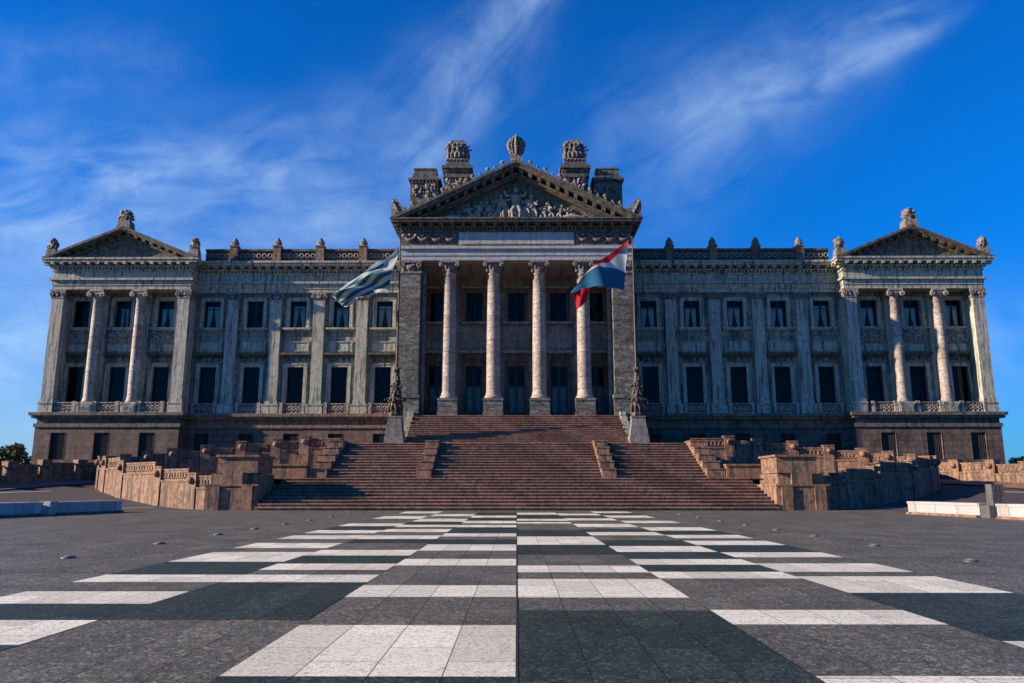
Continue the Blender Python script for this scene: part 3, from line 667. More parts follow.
for x in CP:
    mb = MB(); prof = [(.88, 10.7), (.95, 10.82), (.88, 11.0), (.78, 11.05), (.82, 11.2), (.74, 11.35)]
    for i in range(9): t = i/8; prof.append((.735-.10*t*t, 11.4+(24.0-11.4)*t))
    prof += [(.69, 24.02), (.69, 24.12)]
    mb.lathe(x, 80.95, prof, 32); colm = mb.build('column', 'column_stone', P)
    mb = MB(); mb.box(x-1.0, x+1.0, 79.95, 81.95, FL, 10.45); mb.box(x-1.05, x+1.05, 79.9, 82.0, FL, FL+.35); mb.box(x-1.07, x+1.07, 79.88, 82.02, 10.45, 10.7); mb.build('pedestal', 'portico_marble', colm)
    mb = MB(); mb.box(x-1.02, x+1.02, 79.95, 81.97, 25.22, 25.44); mb.lathe(x, 80.95, [(.64, 24.1), (.70, 24.5), (.82, 24.95), (.92, 25.22)], 20)
    for q in range(12):
        a = q*pi/6; r = .78 if q % 2 else .72; z = 24.42 if q % 2 else 24.8
        mb.ell((x+r*cos(a), 80.95+r*sin(a), z), (.17, .17, .26), .3, 1, 1, q); mb.ell((x+(r+.12)*cos(a), 80.95+(r+.12)*sin(a), z+.2), (.13, .13, .09), .3, 1, 1, q)
    for q in (-1, 1):
        for yy_ in (80.0, 81.9): mb.spiral((x+q*.84, yy_, 24.98), .24, q, .09)
    mb.build('capital', 'carved_stone', colm)
# back wall of the portico with doors and windows
DX = [-9.0, -4.77, 0, 4.77, 9.0]; YB = 86.6
DX = [-8.9, -4.77, 0, 4.77, 8.9]
holes = []
for x in DX: holes += [(x-.95, x+.95, FL-.02, 15.0), (x-.95, x+.95, 20.15, 23.5)]
mb = MB(); wall_holes(mb, -10.2, 10.2, FL-.05, 25.5, YB, .6, holes); mb.build('portico_back_wall', 'inner_wall', P)
mb = MB(); mb.box(-10.2, 10.2, YB+1.4, YB+1.5, 8, 25.4); mb.box(-10.2, 10.2, YB+.1, YB+1.4, 8.6, 8.85); mb.build('interior', 'room_dark', P)
mb = MB(); mb.box(-10.2, 10.2, 80.1, YB+.1, 25.5, 25.6)
for i in range(9): mb.box(-10.1+i*2.53-.12, -10.1+i*2.53+.12, 81.2, YB, 25.3, 25.5)
mb.build('portico_ceiling', 'inner_wall', P)
mb = MB()
for x in CP:
    mb.box(x*.985-.55, x*.985+.55, YB-.5, YB+.02, FL, 25.4)
    mb.box(x*.985-.65, x*.985+.65, YB-.6, YB+.02, FL, 10.5)
mb.box(-10.2, 10.2, YB-.22, YB+.02, 24.3, 24.7); mb.build('respond', 'inner_wall', P)
for i, x in enumerate(DX):
    mb = MB()
    for q in (-1, 1): mb.box(x+q*.95, x+q*1.35, YB-.16, YB+.05, FL, 15.4)
    mb.box(x-.95, x+.95, YB-.155, YB+.05, 15.0, 15.4); mb.box(x-1.3, x+1.3, YB-.25, YB+.05, 15.5, 16.45); hd = MB(); hd.box(x-1.65, x+1.65, YB-.6, YB+.05, 16.45, 16.75); hd.box(x-1.5, x+1.5, YB-.50, YB+.05, 19.8, 20.1); hd.box(x-1.5, x+1.5, YB-.52, YB+.05, 23.95, 24.2); hd.build('sill_course', 'trim_stone', P)
    scatter_relief(mb, x-1.1, x+1.1, YB-.27, 15.6, 16.3, 22, .16, i)
    d = mb.build('door', 'pink_trim', P)
    mb = MB()
    for q in (-1, 1):
        a0, a1 = sorted((x+q*.03, x+q*.93))
        for p0, p1, z0, z1 in ((a0, a0+.12, FL+.02, 14.95), (a1-.12, a1, FL+.02, 14.95), (a0+.12, a1-.12, FL+.02, 9.9), (a0+.12, a1-.12, 12.7, 12.9), (a0+.12, a1-.12, 14.8, 14.95)): mb.box(p0, p1, YB+.3, YB+.38, z0, z1)
        for r in range(1, 4): xx = a0+(a1-a0)*r/4; mb.box(xx-.025, xx+.025, YB+.31, YB+.36, 9.9, 12.7)
    mb.build('door_leaf', 'door_wood', d)
    mb = MB(); mb.add([(x-.93, YB+.35, 9), (x+.93, YB+.35, 9), (x+.93, YB+.35, 14.9), (x-.93, YB+.35, 14.9)], [(0, 1, 2, 3)]); mb.build('pane', 'glass', d)
    mb = MB(); vs = []
    for j in range(2):
        for r in range(25): vs.append((x-.9+1.8*r/24, YB+.5+.04*sin(r*1.9), 9.6+3.2*j))
    mb.add(vs, [(r, r+1, 26+r, 25+r) for r in range(24)], True); mb.build('curtain', 'curtain', d)
    mb = MB()
    for q in (-1, 1): mb.box(x+q*.95, x+q*1.3, YB-.14, YB+.05, 20.15, 23.85)
    mb.box(x-.95, x+.95, YB-.135, YB+.05, 23.5, 23.85)
    for q in (-1, 1): mb.spiral((x+q*1.25, YB-.4, 19.75), .15, q, .06)
    w = mb.build('window', 'pink_trim', P)
    mb = MB(); mb.box(x-.93, x-.86, YB+.28, YB+.34, 20.15, 23.5); mb.box(x+.86, x+.93, YB+.28, YB+.34, 20.15, 23.5); mb.box(x-.04, x+.04, YB+.28, YB+.34, 20.15, 23.5); mb.box(x-.86, x+.86, YB+.28, YB+.34, 22.5, 22.56); mb.build('sash', 'door_wood', w)
    mb = MB(); mb.add([(x-.93, YB+.33, 20.15), (x+.93, YB+.33, 20.15), (x+.93, YB+.33, 23.5), (x-.93, YB+.33, 23.5)], [(0, 1, 2, 3)]); mb.build('pane', 'glass', w)
# entablature of the portico
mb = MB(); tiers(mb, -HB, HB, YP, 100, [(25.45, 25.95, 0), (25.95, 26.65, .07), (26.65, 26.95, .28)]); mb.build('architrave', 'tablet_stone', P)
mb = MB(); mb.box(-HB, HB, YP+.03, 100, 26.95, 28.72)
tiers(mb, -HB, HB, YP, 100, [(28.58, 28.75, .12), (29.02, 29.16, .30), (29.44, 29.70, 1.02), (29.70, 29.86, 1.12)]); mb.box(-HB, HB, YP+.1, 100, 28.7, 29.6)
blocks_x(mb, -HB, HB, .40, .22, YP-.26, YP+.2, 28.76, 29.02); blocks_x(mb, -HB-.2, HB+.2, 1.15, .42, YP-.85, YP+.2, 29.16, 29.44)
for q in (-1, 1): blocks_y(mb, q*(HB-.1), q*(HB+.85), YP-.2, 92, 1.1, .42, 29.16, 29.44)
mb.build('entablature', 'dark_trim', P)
mb = MB(); mb.box(-6.15, 6.15, YP-.10, YP+.05, 27.08, 28.5); mb.build('frieze_tablet', 'tablet_stone', P)
mb = MB(); mb.box(-5.9, 5.9, YP-.16, YP-.09, 27.10, 27.22)
mb.build('tablet_moulding', 'dark_trim', P)
for s in (-1, 1):
    mb = MB()
    for i in range(4): x = s*(6.5+i*1.42); swag(mb, x, x+s*1.3, YP, 28.15, .5, .16); mb.ell((x+s*.65, YP-.03, 28.25), (.2, .14, .2), .4, 1)
    mb.ell((s*12.1, YP-.03, 28.1), (.2, .14, .3), .4, 1); mb.box(min(s*6.3, s*12.2), max(s*6.3, s*12.2), YP-.06, YP+.05, 27.0, 27.12)
    scatter_relief(mb, s*6.5, s*12, YP, 27.5, 28.3, 40, .11, 12)
    mb.build('frieze_garland', 'carved_stone', P)
c = 0; hwP = HB+1.12; zP = 29.86; aP = 36.35; slP = (aP-zP)/hwP
def chevP(mb, t0, t1, y0, y1):
    for q in (-1, 1):
        poly = [(0, aP-t1), (0, aP-t0), (q*(hwP-t0/slP), zP), (q*(hwP-t1/slP), zP)]
        mb.prism(poly if q < 0 else poly[::-1], y0, y1)
mb = MB(); chevP(mb, 0, .30, YP-1.15, YP+.7); chevP(mb, .302, .72, YP-1.02, YP+.7); chevP(mb, 1.15, 1.4, YP-.42, YP+.7); chevP(mb, 1.4, 1.65, YP-.2, YP+.7)
for q in (-1, 1):
    for i in range(13):
        xx = .5+i*.98; zt = aP-.72-slP*xx
        if zt-.45 < zP+.1: continue
        a = q*xx; dz = slP*.2
        vs = [(a-.2, YP-.85, zt-.42+q*dz), (a+.2, YP-.85, zt-.42-q*dz), (a+.2, YP+.1, zt-.42-q*dz), (a-.2, YP+.1, zt-.42+q*dz), (a-.2, YP-.85, zt+q*dz), (a+.2, YP-.85, zt-q*dz), (a+.2, YP+.1, zt-q*dz), (a-.2, YP+.1, zt+q*dz)]
        mb.add(vs, [(3,2,1,0), (4,5,6,7), (0,1,5,4), (1,2,6,5), (2,3,7,6), (3,0,4,7)])
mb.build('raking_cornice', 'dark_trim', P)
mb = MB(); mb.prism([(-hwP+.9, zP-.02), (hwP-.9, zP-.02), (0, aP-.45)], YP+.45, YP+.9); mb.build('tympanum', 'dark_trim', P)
mb = MB(); mb.prism([(-hwP+.05, zP), (hwP-.05, zP), (0, aP-.03)], YP+.92, 98); mb.build('roof', 'roof_lead', P)
# sculpture group in the pediment
mb = MB()
figs = [(0, 3.7, 0), (-1.05, 2.9, -1), (1.05, 2.9, 1), (-1.9, 2.5, .6), (1.9, 2.5, -.6), (-2.7, 2.3, -1), (2.9, 2.2, 1), (-4.2, 2.3, 1), (-4.9, 2.0, -.8), (3.8, 2.1, -.7), (4.6, 1.9, .9), (-6.2, 1.0, .5), (6.2, 1.2, -1.), (-7.2, .8, -1), (7.2, .9, 1), (5.5, 1.5, .4), (-3.4, 1.2, .4)]
for i, (x, h_, ln) in enumerate(figs): figure(mb, x, YP+.30, zP+.05+(.25 if h_ > 2.4 else 0), h_, ln, 20+i)
scatter_relief(mb, -3.2, 3.2, YP+.35, zP+.2, zP+1.6, 60, .24, 40); scatter_relief(mb, -8.5, 8.5, YP+.38, zP+.1, zP+.45, 60, .2, 41)
mb.ell((0, YP+.2, zP+.7), (.7, .35, .9), .3, 3, 1, 2)
mb.tube([(-8.2, YP+.2, zP+.25), (-7.2, YP+.1, zP+.4), (-6.4, YP+.1, zP+.35), (-5.6, YP+.2, zP+.2)], [.12, .25, .28, .15], 8)
mb.tube([(5.0, YP+.1, zP+.35), (5.9, YP+.05, zP+.5), (6.8, YP+.1, zP+.35), (8.0, YP+.2, zP+.2)], [.2, .3, .24, .12], 8)
mb.build('pediment_sculpture', 'carved_light', P)
# roof ornaments of the portico
n = 15
for s in (-1, 1):
    for i in range(n):
        mb = MB(); xx = 1.5+i*.80; z = aP-slP*xx; h_ = .72 if i % 2 == 0 else .48
        mb.box(s*xx-.13, s*xx+.13, YP-1.0, YP-.6, z-.1, z+h_*.5)
        mb.ell((s*xx, YP-.8, z+h_*.72), (.25 if i % 2 == 0 else .16, .18, h_*.35), .35, 2, 1, i)
        mb.build('antefix', 'carved_stone', P)
    mb = MB(); x = s*12.9                                        # winged corner palmette
    mb.prism([(x-s*-.45, 30.0), (x+s*-.9, 30.35), (x+s*-.75, 31.1), (x+s*-.1, 31.9), (x+s*.25, 31.95), (x+s*.42, 31.3), (x+s*.42, 30.1)][::(1 if s < 0 else -1)], YP-1.0, YP-.6)
    for i in range(6): mb.ell((x-s*(.1+.11*i)+s*.3, YP-1.0, 31.6-.22*i), (.22, .12, .2), .3, 1, 1, i)
    mb.build('corner_ornament', 'carved_stone', P)
    # inner tower with sculpture crown
    cx = s*6.55; mb = MB()
    mb.box(cx-1.42, cx+1.42, 81.6, 83.9, 29, 36.10); mb.box(cx-1.55, cx+1.55, 81.45, 84.0, 35.40, 35.60); mb.box(cx-1.5, cx+1.5, 81.5, 83.95, 36.10, 36.45); mb.box(cx-1.68, cx+1.68, 81.3, 84.1, 36.45, 36.80); mb.box(cx-1.3, cx+1.3, 81.7, 83.8, 36.80, 37.25)
    tw = mb.build('attic_tower', 'dark_trim', P); mb = MB(); scatter_relief(mb, cx-1.2, cx+1.2, 81.55, 34.2, 35.2, 40, .2, 3); mb.build('relief', 'carved_stone', tw)
    mb = MB(); mb.box(cx-1.2, cx+1.2, 81.8, 83.7, 37.20, 37.80)
    for q in range(6): mb.ring((cx-1.05+q*.42, 81.75, 37.50), .2, .06, 0, pi, 8, 5)
    mb.ell((cx, 82.8, 38.85), (1.0, .9, 1.05), .3, 3, 1.6, 5+s); mb.box(cx-.75, cx+.75, 82.1, 83.6, 39.60, 40.10)
    for q in range(7):
        a = pi+pi*q/6; figure(mb, cx+1.0*cos(a), 82.8+1.0*sin(a)*.9, 37.90, 1.85, 0, 60+q+s)
    scatter_relief(mb, cx-1.15, cx+1.15, 82.0, 38.10, 39.80, 40, .2, 9)
    mb.build('tower_sculpture', 'carved_stone', tw)
    cx = s*10.15; mb = MB()
    mb.box(cx-1.55, cx+1.55, 81.6, 83.9, 29, 34.75); mb.box(cx-1.78, cx+1.78, 81.4, 84.1, 35.10, 35.35); mb.box(cx-1.5, cx+1.5, 81.5, 84.0, 34.75, 34.85)
    mb.box(cx-1.42, cx+1.42, 81.7, 83.9, 35.35, 35.72); mb.box(cx-1.32, cx+1.32, 81.8, 83.8, 35.72, 36.12); mb.box(cx-1.22, cx+1.22, 81.9, 83.7, 36.12, 36.5); mb.box(cx-1.28, cx+1.28, 81.84, 83.76, 36.5, 36.66)
    blocks_x(mb, cx-1.35, cx+1.35, .36, .2, 81.45, 82, 34.87, 35.09)
    bk = mb.build('attic_block', 'dark_trim', P)
    mb = MB(); scatter_relief(mb, cx-1.25, cx+1.25, 81.58, 33.35, 34.55, 50, .17, 6+s); mb.build('relief', 'carved_stone', bk)
    mb = MB(); mb.box(s*7.6, s*8.6, 82.0, 85, 29, 34.2); scatter_relief(mb, s*7.6, s*8.6, 81.95, 33.0, 34.3, 14, .22, 8); mb.build('attic_wall', 'dark_trim', P)
mb = MB(); z = aP                                                # crowning oval ornament
mb.frustum(0, YP-.5, z-.4, z+.75, .75, .55, .60, .45); mb.ell((0, YP-.5, z+1.75), (.92, .5, 1.1), .3, 3, 2.0, 3)
mb.ring((0, YP-.75, z+1.75), .82, .17, 0, 2*pi, 20, 7)
for q in range(14): a = 2*pi*q/14; mb.ell((.88*cos(a), YP-.7, z+1.75+.98*sin(a)), (.2, .2, .2), .4, 1, 1, q)
mb.tube([(0, YP-.95, z+.7), (0, YP-1.1, z+1.9), (0, YP-.9, z+2.95)], [.14, .2, .12], 6)
for q in (-1, 1): mb.tube([(q*.35, YP-.9, z+.9), (q*.5, YP-1.05, z+1.8), (q*.35, YP-.85, z+2.6)], .09, 6)
mb.build('apex_ornament', 'carved_stone', P)
# main body behind
mb = MB(); mb.box(-36.5, 36.5, 100.01, 125, 3, 26.9); mb.build('rear_block', 'wall_stone', P)

# ================================================================== PARAPETS, PEDESTALS, RAMPS
def seg_box(mb, a, b_, th, z0, z1, za=None):
    """upright box along a-b (x,y), th thick"""
    dx, dy = b_[0]-a[0], b_[1]-a[1]; l = math.hypot(dx, dy); nx_, ny_ = -dy/l*th/2, dx/l*th/2
    mb.slab([(a[0]-nx_, a[1]-ny_), (b_[0]-nx_, b_[1]-ny_), (b_[0]+nx_, b_[1]+ny_), (a[0]+nx_, a[1]+ny_)], z0, z1)
def lerp(a, b_, t): return (a[0]+(b_[0]-a[0])*t, a[1]+(b_[1]-a[1])*t)
def parapet(root, s, pts, base_mat, trim_mat, th=.7, pw=.95, panel=True):
    """pts: (x, y, ground z, top of wall z); each stretch has a solid wall, coping, carved panel and a pier with a round boss at its far end"""
    for i in range(len(pts)-1):
        (xa, ya, ga, ta), (xb, yb, gb, tb) = pts[i], pts[i+1]
        A = (s*xa, ya); B = (s*xb, yb); l = math.hypot(B[0]-A[0], B[1]-A[1]); g0 = min(ga, gb)-.5; T = tb
        q = 1-pw/l
        mb = MB(); seg_box(mb, A, B, th, g0, T-.14); mb.build('wall', base_mat, root)
        mb = MB(); seg_box(mb, A, B, th+.14, T-.14, T)
        if panel:
            seg_box(mb, lerp(A, B, .06), lerp(A, B, q), th*.55, T, T+.74); seg_box(mb, lerp(A, B, .03), lerp(A, B, q), th*.72, T+.74, T+.86)
            C, Dd = lerp(A, B, .12), lerp(A, B, q-.03); n = max(2, int(l/.58)); fr = -1
            ux, uy = (Dd[0]-C[0]), (Dd[1]-C[1]); ll = math.hypot(ux, uy); ux /= ll; uy /= ll; px_, py_ = uy, -ux
            if py_ > 0: px_, py_ = -px_, -py_
            for j in range(n):
                m_ = lerp(C, Dd, (j+.5)/n); cc = (m_[0]+px_*th*.29, m_[1]+py_*th*.29)
                R = .24; mb.tube([(cc[0]+ux*R*cos(2*pi*r/8), cc[1]+uy*R*cos(2*pi*r/8), T+.37+R*sin(2*pi*r/8)) for r in range(9)], .06, 5)
        mb.build('coping', trim_mat, root)
        mb = MB(); E0, E1 = lerp(A, B, q), B; seg_box(mb, E0, E1, th+.18, g0, T+.01); seg_box(mb, E0, E1, th+.12, T+.01, T+.98); seg_box(mb, lerp(A, B, q-.02), lerp(A, B, 1.0), th+.24, T+.98, T+1.08)
        pr_ = mb.build('pier', trim_mat, root)
        m_ = lerp(E0, E1, .5); dx, dy = B[0]-A[0], B[1]-A[1]; nx_, ny_ = dy/l, -dx/l
        if ny_ > 0: nx_, ny_ = -nx_, -ny_
        mb = MB(); o_ = (m_[0]+nx_*(th/2+.12), m_[1]+ny_*(th/2+.08)); mb.ell((o_[0], o_[1], T+.50), (.28, .28, .28), .05, 2); mb.build('boss', trim_mat, pr_)
OUT = [(22.4, 59.0, 0, 0), (24.8, 60.4, .1, 1.65), (28.6, 63.1, .4, 2.2), (33.5, 67.0, .8, 2.8), (36.6, 70.4, 1.3, 3.3), (38.2, 72.6, 1.7, 3.4)]
UP = [(16.9, 76.5, 2.4, 0), (21.09, 76.5, 2.4, 5.5), (23.83, 76.3, 2.4, 5.25), (27.09, 76.0, 2.4, 4.98), (30.33, 75.5, 2.4, 4.57), (33.25, 74.8, 2.4, 4.25), (35.3, 74.0, 2.4, 3.93), (36.93, 73.2, 2.2, 3.62), (38.1, 72.4, 2.2, 3.3)]
FAR = [(41.2, 81.5, 2.6, 0), (43.4, 77.4, 2.4, 3.25), (45.0, 74.2, 2.2, 3.15), (46.2, 71.0, 2.0, 2.9), (48.0, 66.5, 1.8, 2.7), (50.5, 60, 1.5, 2.5)]
for s in (-1, 1):
    sd = side(s)
    r = thing('ramp_parapet', (s*30, 64, 0), {-1: 'sunlit low curved parapet of pink granite stepping away from the left pedestal', 1: 'shaded low curved parapet of pink granite behind the right pedestal'}[s], 'parapet')
    parapet(r, s, OUT, 'pink_granite', 'pink_trim')
    r = thing('terrace_parapet', (s*28, 72, 2.4), {-1: 'high retaining parapet with round bosses on piers, left of the stairs', 1: 'orange sunlit retaining parapet with round bosses stepping down, right of the stairs'}[s], 'parapet')
    parapet(r, s, UP, 'pink_granite', 'pink_trim')
    mb = MB(); mb.slab([(s*16.6, 76.7), (s*23.9, 76.5), (s*30.4, 75.6), (s*35.4, 74.1), (s*38.1, 72.5), (s*41, 78), (s*41, 84.6), (s*36.5, 86.5), (s*12.4, 86.5), (s*16.6, 80)], 1.0, 3.4); tag(mb.build('terrace_ground', 'asphalt'), kind='structure')
    r = thing('side_wall', (s*46, 70, 1.5), {-1: 'long dark garden wall with small lit piers at the far left', 1: 'orange sunlit garden wall with bosses on its piers at the far right'}[s], 'wall')
    parapet(r, s, FAR, 'pink_granite', 'pink_trim', panel=True)
    # ramp deck between the parapets
    mb = MB(); vs = []; A_ = [(18.8, 61.2), (22.4, 61.2), (24.6, 62.2), (28.6, 64.2), (32.5, 67.4), (35.8, 70.6), (37.8, 72.2)]; B_ = [(18.8, 76.3), (20.2, 76.3), (22.8, 76.2), (26.0, 76.0), (30.3, 75.4), (34.5, 74.2), (37.9, 72.3)]
    for i in range(7):
        z = 2.30-.04*i; vs += [(s*A_[i][0], A_[i][1], z), (s*B_[i][0], B_[i][1], z)]
    mb.add(vs, [(2*i, 2*i+1, 2*i+3, 2*i+2) for i in range(6)]); mb.box(s*15.4, s*18.8, 64.3, 76.4, 1.5, 2.33); tag(mb.build('ramp', 'step_granite'), kind='structure')
    mb = MB(); mb.box(s*16.95, s*22.2, 63.9, 64.5, 2.2, 3.35); mb.box(s*16.9, s*22.25, 63.8, 64.6, 3.35, 3.5); o = mb.build('low_wall', 'pink_trim')
    tag(settle(o), {-1: 'short low wall in shadow behind the left stair pedestal', 1: 'short bright low wall running into the right stair pedestal'}[s], 'wall')
    # great pedestals
    pd = thing('stair_pedestal', (s*20.8, 59.4, 0), {-1: 'massive block pedestal with overhanging slab at the left foot of the stairs', 1: 'massive block pedestal with overhanging slab at the right foot of the stairs'}[s], 'pedestal', 'pedestals at the foot of the stairs')
    mb = MB(); mb.box(s*18.85, s*22.7, 57.7, 62.6, -.1, 1.72); mb.box(s*19.2, s*20.0, 57.55, 57.8, -.1, 1.70); mb.box(s*21.6, s*22.4, 57.55, 57.8, -.1, 1.70); mb.box(s*18.8, s*22.75, 57.62, 62.65, 1.72, 1.86)
    mb.build('base', 'pink_granite', pd)
    mb = MB(); mb.box(s*19.1, s*22.4, 57.95, 62.3, 1.86, 2.62); mb.box(s*20.0, s*21.5, 57.7, 58.0, 1.86, 2.66); mb.build('shaft', 'pink_trim', pd)
    mb = MB(); mb.box(s*18.98, s*21.9, 57.75, 61.4, 2.66, 3.82); mb.box(s*18.85, s*22.03, 57.6, 61.55, 3.82, 3.98); mb.build('top_slab', 'pink_trim', pd)
    # small steps of the lower flight meeting the pedestal stay inside the flight
    # white benches along the plaza edge
    if s > 0:
        segs = [((24.55, 50.2), (25.15, 43.5)), ((25.35, 42.3), (26.2, 33.0))]; labs = ['long bright white marble bench wall right of the plaza, beyond the dark post', 'bright white marble bench wall right of the plaza, nearer than the dark post']
    else:
        segs = [((26.35, 53.2), (27.55, 47.6)), ((27.75, 46.6), (29.6, 38.0))]; labs = ['shaded marble bench wall left of the plaza, beyond the pale block', 'shaded marble bench wall left of the plaza, nearest part at the frame edge']
    for (a, b_), lab in zip(segs, labs):
        A = (s*a[0], a[1]); B = (s*b_[0], b_[1]); off = s*.55
        t = thing('bench_wall', ((A[0]+B[0])/2, (A[1]+B[1])/2, 0), lab, 'bench', 'marble bench walls beside the plaza')
        mb = MB(); seg_box(mb, (A[0]+off, A[1]), (B[0]+off, B[1]), 1.1, 0, .62); mb.build('body', 'white_marble', t)
        mb = MB(); seg_box(mb, (A[0]+off, A[1]+.03), (B[0]+off, B[1]-.03), 1.18, .62, .76); mb.build('seat', 'white_marble', t)
        mb = MB(); seg_box(mb, (A[0]-s*.18, A[1]-.4), (B[0]-s*.18, B[1]-.2), .3, 0, .12); mb.build('kerb', 'pink_trim', t)
pt = thing('stone_post', (25.75, 42.9, 0), 'dark square grooved post standing between the white benches', 'post')
mb = MB()
for i in range(3): mb.box(25.42+.22*i, 25.60+.22*i, 42.6, 43.2, .66, 1.78)
mb.box(25.44, 26.02, 42.65, 43.15, .66, 1.74); mb.build('shaft', 'roof_lead', pt); mb = MB(); mb.box(25.1, 26.1, 42.5, 43.3, 0, .66); mb.build('base', 'roof_lead', pt)
mb = MB(); mb.box(-28.1, -27.45, 46.72, 47.5, 0, .8); o = mb.build('marble_block', 'white_marble'); o = settle(o); tag(o, 'small pale upright block between the two left bench walls', 'block')

# ================================================================== FLAGPOLES
for s in (-1, 1):
    sd = side(s)
    t = thing('pole_pedestal', (s*11.42, 73.6, 5.6), 'tapered pale stone pedestal carrying the %s flagpole' % sd, 'pedestal', 'pedestals of the flagpoles')
    mb = MB(); mb.frustum(s*11.42, 73.6, 5.6, 6.4, .93, .9, .86, .84); mb.frustum(s*11.42, 73.6, 6.4, 7.0, .82, .8, .76, .76); mb.build('base', 'pedestal_stone', t)
    mb = MB(); mb.frustum(s*11.42, 73.6, 7.0, 8.15, .74, .72, .60, .6); mb.box(s*11.42-.66, s*11.42+.66, 72.95, 74.25, 8.1, 8.22); mb.build('shaft', 'pedestal_stone', t)
    t = thing('flagpole', (s*11.42, 73.6, 8.22), 'tall thin flagpole rising from bronze figures at the %s of the portico steps' % sd, 'flagpole', 'flagpoles flanking the portico')
    X = s*11.42
    mb = MB(); mb.lathe(X, 73.6, [(.14, 8.2), (.12, 14), (.09, 20), (.06, 25.7)], 10); mb.build('pole', 'pole_metal', t)
    mb = MB(); mb.ell((X, 73.6, 25.8), (.14, .14, .14), 0, 2); mb.build('ball_finial', 'bronze', t)
    mb = MB(); mb.lathe(X, 73.6, [(.62, 8.22), (.66, 8.5), (.50, 8.7), (.55, 9.4), (.48, 10.3), (.30, 11.3), (.2, 12.3), (.14, 13.2)], 14)
    for q in range(6): a = q*pi/3+.3; figure(mb, X+.42*cos(a), 73.6+.42*sin(a), 8.6, 1.9, 0, 90+q)
    for q in range(5): a = q*2*pi/5; figure(mb, X+.28*cos(a), 73.6+.28*sin(a), 10.2, 1.3, 0, 80+q)
    rnd = random.Random(5)
    for q in range(70):
        z = rnd.uniform(8.4, 12.8); r = .62-.10*(z-8.4); a = rnd.uniform(0, 2*pi); mb.ell((X+r*cos(a), 73.6+r*sin(a), z), (.12, .12, .16), .5, 1, 1, q)
    mb.build('figure_base', 'bronze', t)

def cloth(name, mat, top, bot, depth, label, nu=60, nv=34, tail=None):
    """top and bottom edge polylines (x,z) from hoist to fly; a wavy sheet between them"""
    def at(pl, t):
        t *= len(pl)-1; i = min(int(t), len(pl)-2); f = t-i
        p = [pl[max(i-1, 0)], pl[i], pl[i+1], pl[min(i+2, len(pl)-1)]]
        return [0.5*(2*p[1][k_]+(p[2][k_]-p[0][k_])*f+(2*p[0][k_]-5*p[1][k_]+4*p[2][k_]-p[3][k_])*f*f+(3*p[1][k_]-p[0][k_]-3*p[2][k_]+p[3][k_])*f**3) for k_ in (0, 1)]
    mb = MB(); vs = []; uvs = []
    for j in range(nv+1):
        for i in range(nu+1):
            u_, v_ = i/nu, j/nv; a, b_ = at(top, u_), at(bot, u_)
            x, z = a[0]+(b_[0]-a[0])*v_, a[1]+(b_[1]-a[1])*v_
            y = 73.6+depth(u_, v_); vs.append((x, y, z)); uvs.append((u_, v_))
    mb.add(vs, [(j*(nu+1)+i, j*(nu+1)+i+1, (j+1)*(nu+1)+i+1, (j+1)*(nu+1)+i) for j in range(nv) for i in range(nu)], True)
    if tail:
        n0 = len(mb.v); tv = []; m_ = 10
        for j in range(m_+1):
            for i in range(m_+1):
                u_, v_ = i/m_, j/m_; a = at(tail[0], u_); b_ = at(tail[1], u_); tv.append((a[0]+(b_[0]-a[0])*v_, 73.6+.35+.12*sin(u_*7+v_*2), a[1]+(b_[1]-a[1])*v_)); uvs.append((.9, 1.2))
        mb.add(tv, [(j*(m_+1)+i, j*(m_+1)+i+1, (j+1)*(m_+1)+i+1, (j+1)*(m_+1)+i) for j in range(m_) for i in range(m_)], True)
    o = mb.build(name, mat, uv=uvs); settle(o); tag(o, label, 'flag'); return o
def PX2(px, py): # metres at the flag's plane for the cloth outlines (drawn on paper as x, height)
    th = radians(10.67); a = (px-516.5)/780; b_ = (341.5-py)/780; t = 73.6/(cos(th)-b_*sin(th)); return (a*t, 1.55+(sin(th)+b_*cos(th))*t)
cloth('flag', 'flag_striped', [PX2(*p) for p in ((399.2, 245.5), (385, 257), (371, 266), (356, 275), (342, 285), (333, 297))], [PX2(*p) for p in ((388, 289), (384, 290), (375, 292), (365, 297), (355, 303), (343, 306))],
      lambda u_, v_: .6*sin(u_*11+v_*3.5)*(.4+u_*.7)+.45*sin(u_*3+v_*8)+.34*sin(v_*13+u_*15)*min(1, u_*3), 'blue and white striped flag blowing left from the left flagpole')
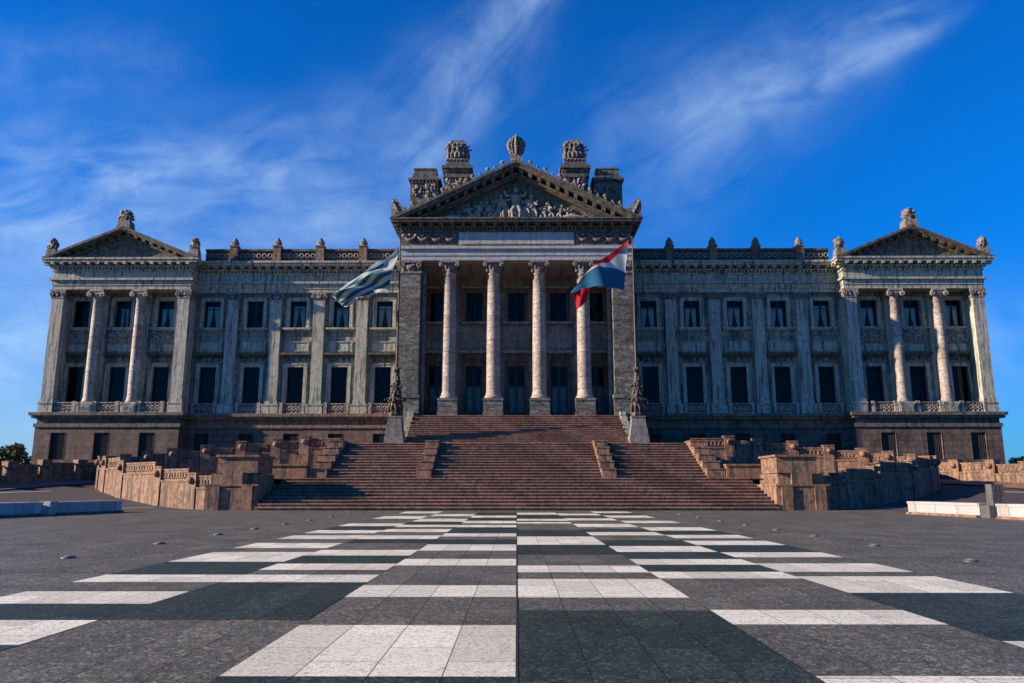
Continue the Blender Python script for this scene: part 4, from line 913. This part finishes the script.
cloth('flag', 'flag_tricolour', [PX2(*p) for p in ((628.5, 240), (618, 248), (607, 256), (597, 263), (586, 273), (571.5, 291))], [PX2(*p) for p in ((624, 290), (615, 288.5), (605, 287.5), (593, 286.5), (583, 289), (571, 293))],
      lambda u_, v_: .35*sin(u_*8+v_*1.6)*(.3+u_)+.08*sin(u_*17+v_*3), 'blue and white flag with a red diagonal blowing left from the right flagpole', tail=([PX2(573, 291), PX2(582, 288), PX2(591, 287)], [PX2(577.5, 309), PX2(581, 306), PX2(587, 300)]))

# ================================================================== TREES
def tree(x, y, z, h, r, label, seed, leaves=2600, squash=.8):
    rnd = random.Random(seed); t = thing('tree', (x, y, z), label, 'tree')
    mb = MB(); mb.tube([(x, y, z-.3), (x+.1, y, z+h*.3), (x-.1, y, z+h*.6)], [.35, .26, .14], 8)
    cl_ = []
    for i in range(22):
        a = rnd.uniform(0, 2*pi); rr = r*sqrt(rnd.random())*.8; zz = z+h*rnd.uniform(.38, .9); f = 1-.5*max(0, (zz-z)/h-.55)
        p = (x+rr*cos(a)*f, y+rr*sin(a)*f, zz); cl_.append((p, r*rnd.uniform(.22, .42)))
        mb.tube([(x, y, z+h*.35), ((x+p[0])/2, (y+p[1])/2, z+h*.5), p], [.12, .07, .03], 5)
    mb.build('trunk', 'bark', t)
    mb = MB()
    for i in range(leaves):
        p, q = rnd.choice(cl_); d = Vector((rnd.gauss(0, 1), rnd.gauss(0, 1), rnd.gauss(0, 1))).normalized()*q*rnd.uniform(.5, 1.05)
        c_ = Vector(p)+Vector((d.x, d.y, d.z*squash)); a = Vector((rnd.gauss(0, 1), rnd.gauss(0, 1), rnd.gauss(0, .6))).normalized()*rnd.uniform(.14, .3); b_ = a.cross(Vector((rnd.gauss(0, 1), rnd.gauss(0, 1), rnd.gauss(0, 1)))).normalized()*a.length*.6
        mb.add([c_-a, c_+b_, c_+a, c_-b_], [(0, 1, 2, 3)])
    mb.build('crown', 'foliage', t)
tree(-70.5, 110, 1.8, 6.0, 3.0, 'dark bushy tree beyond the garden wall at the far left', 3)
tree(-76.5, 112, 1.8, 5.0, 3.0, 'lower bushy tree cut by the left frame edge', 5)
tree(84, 130, 1.5, 5.4, 3.2, 'low dark tree by the right frame edge beyond the palace', 8, 2000)
tree(79, 132, 1.5, 4.6, 2.4, 'small dark tree tight against the palace right corner', 9, 1600)
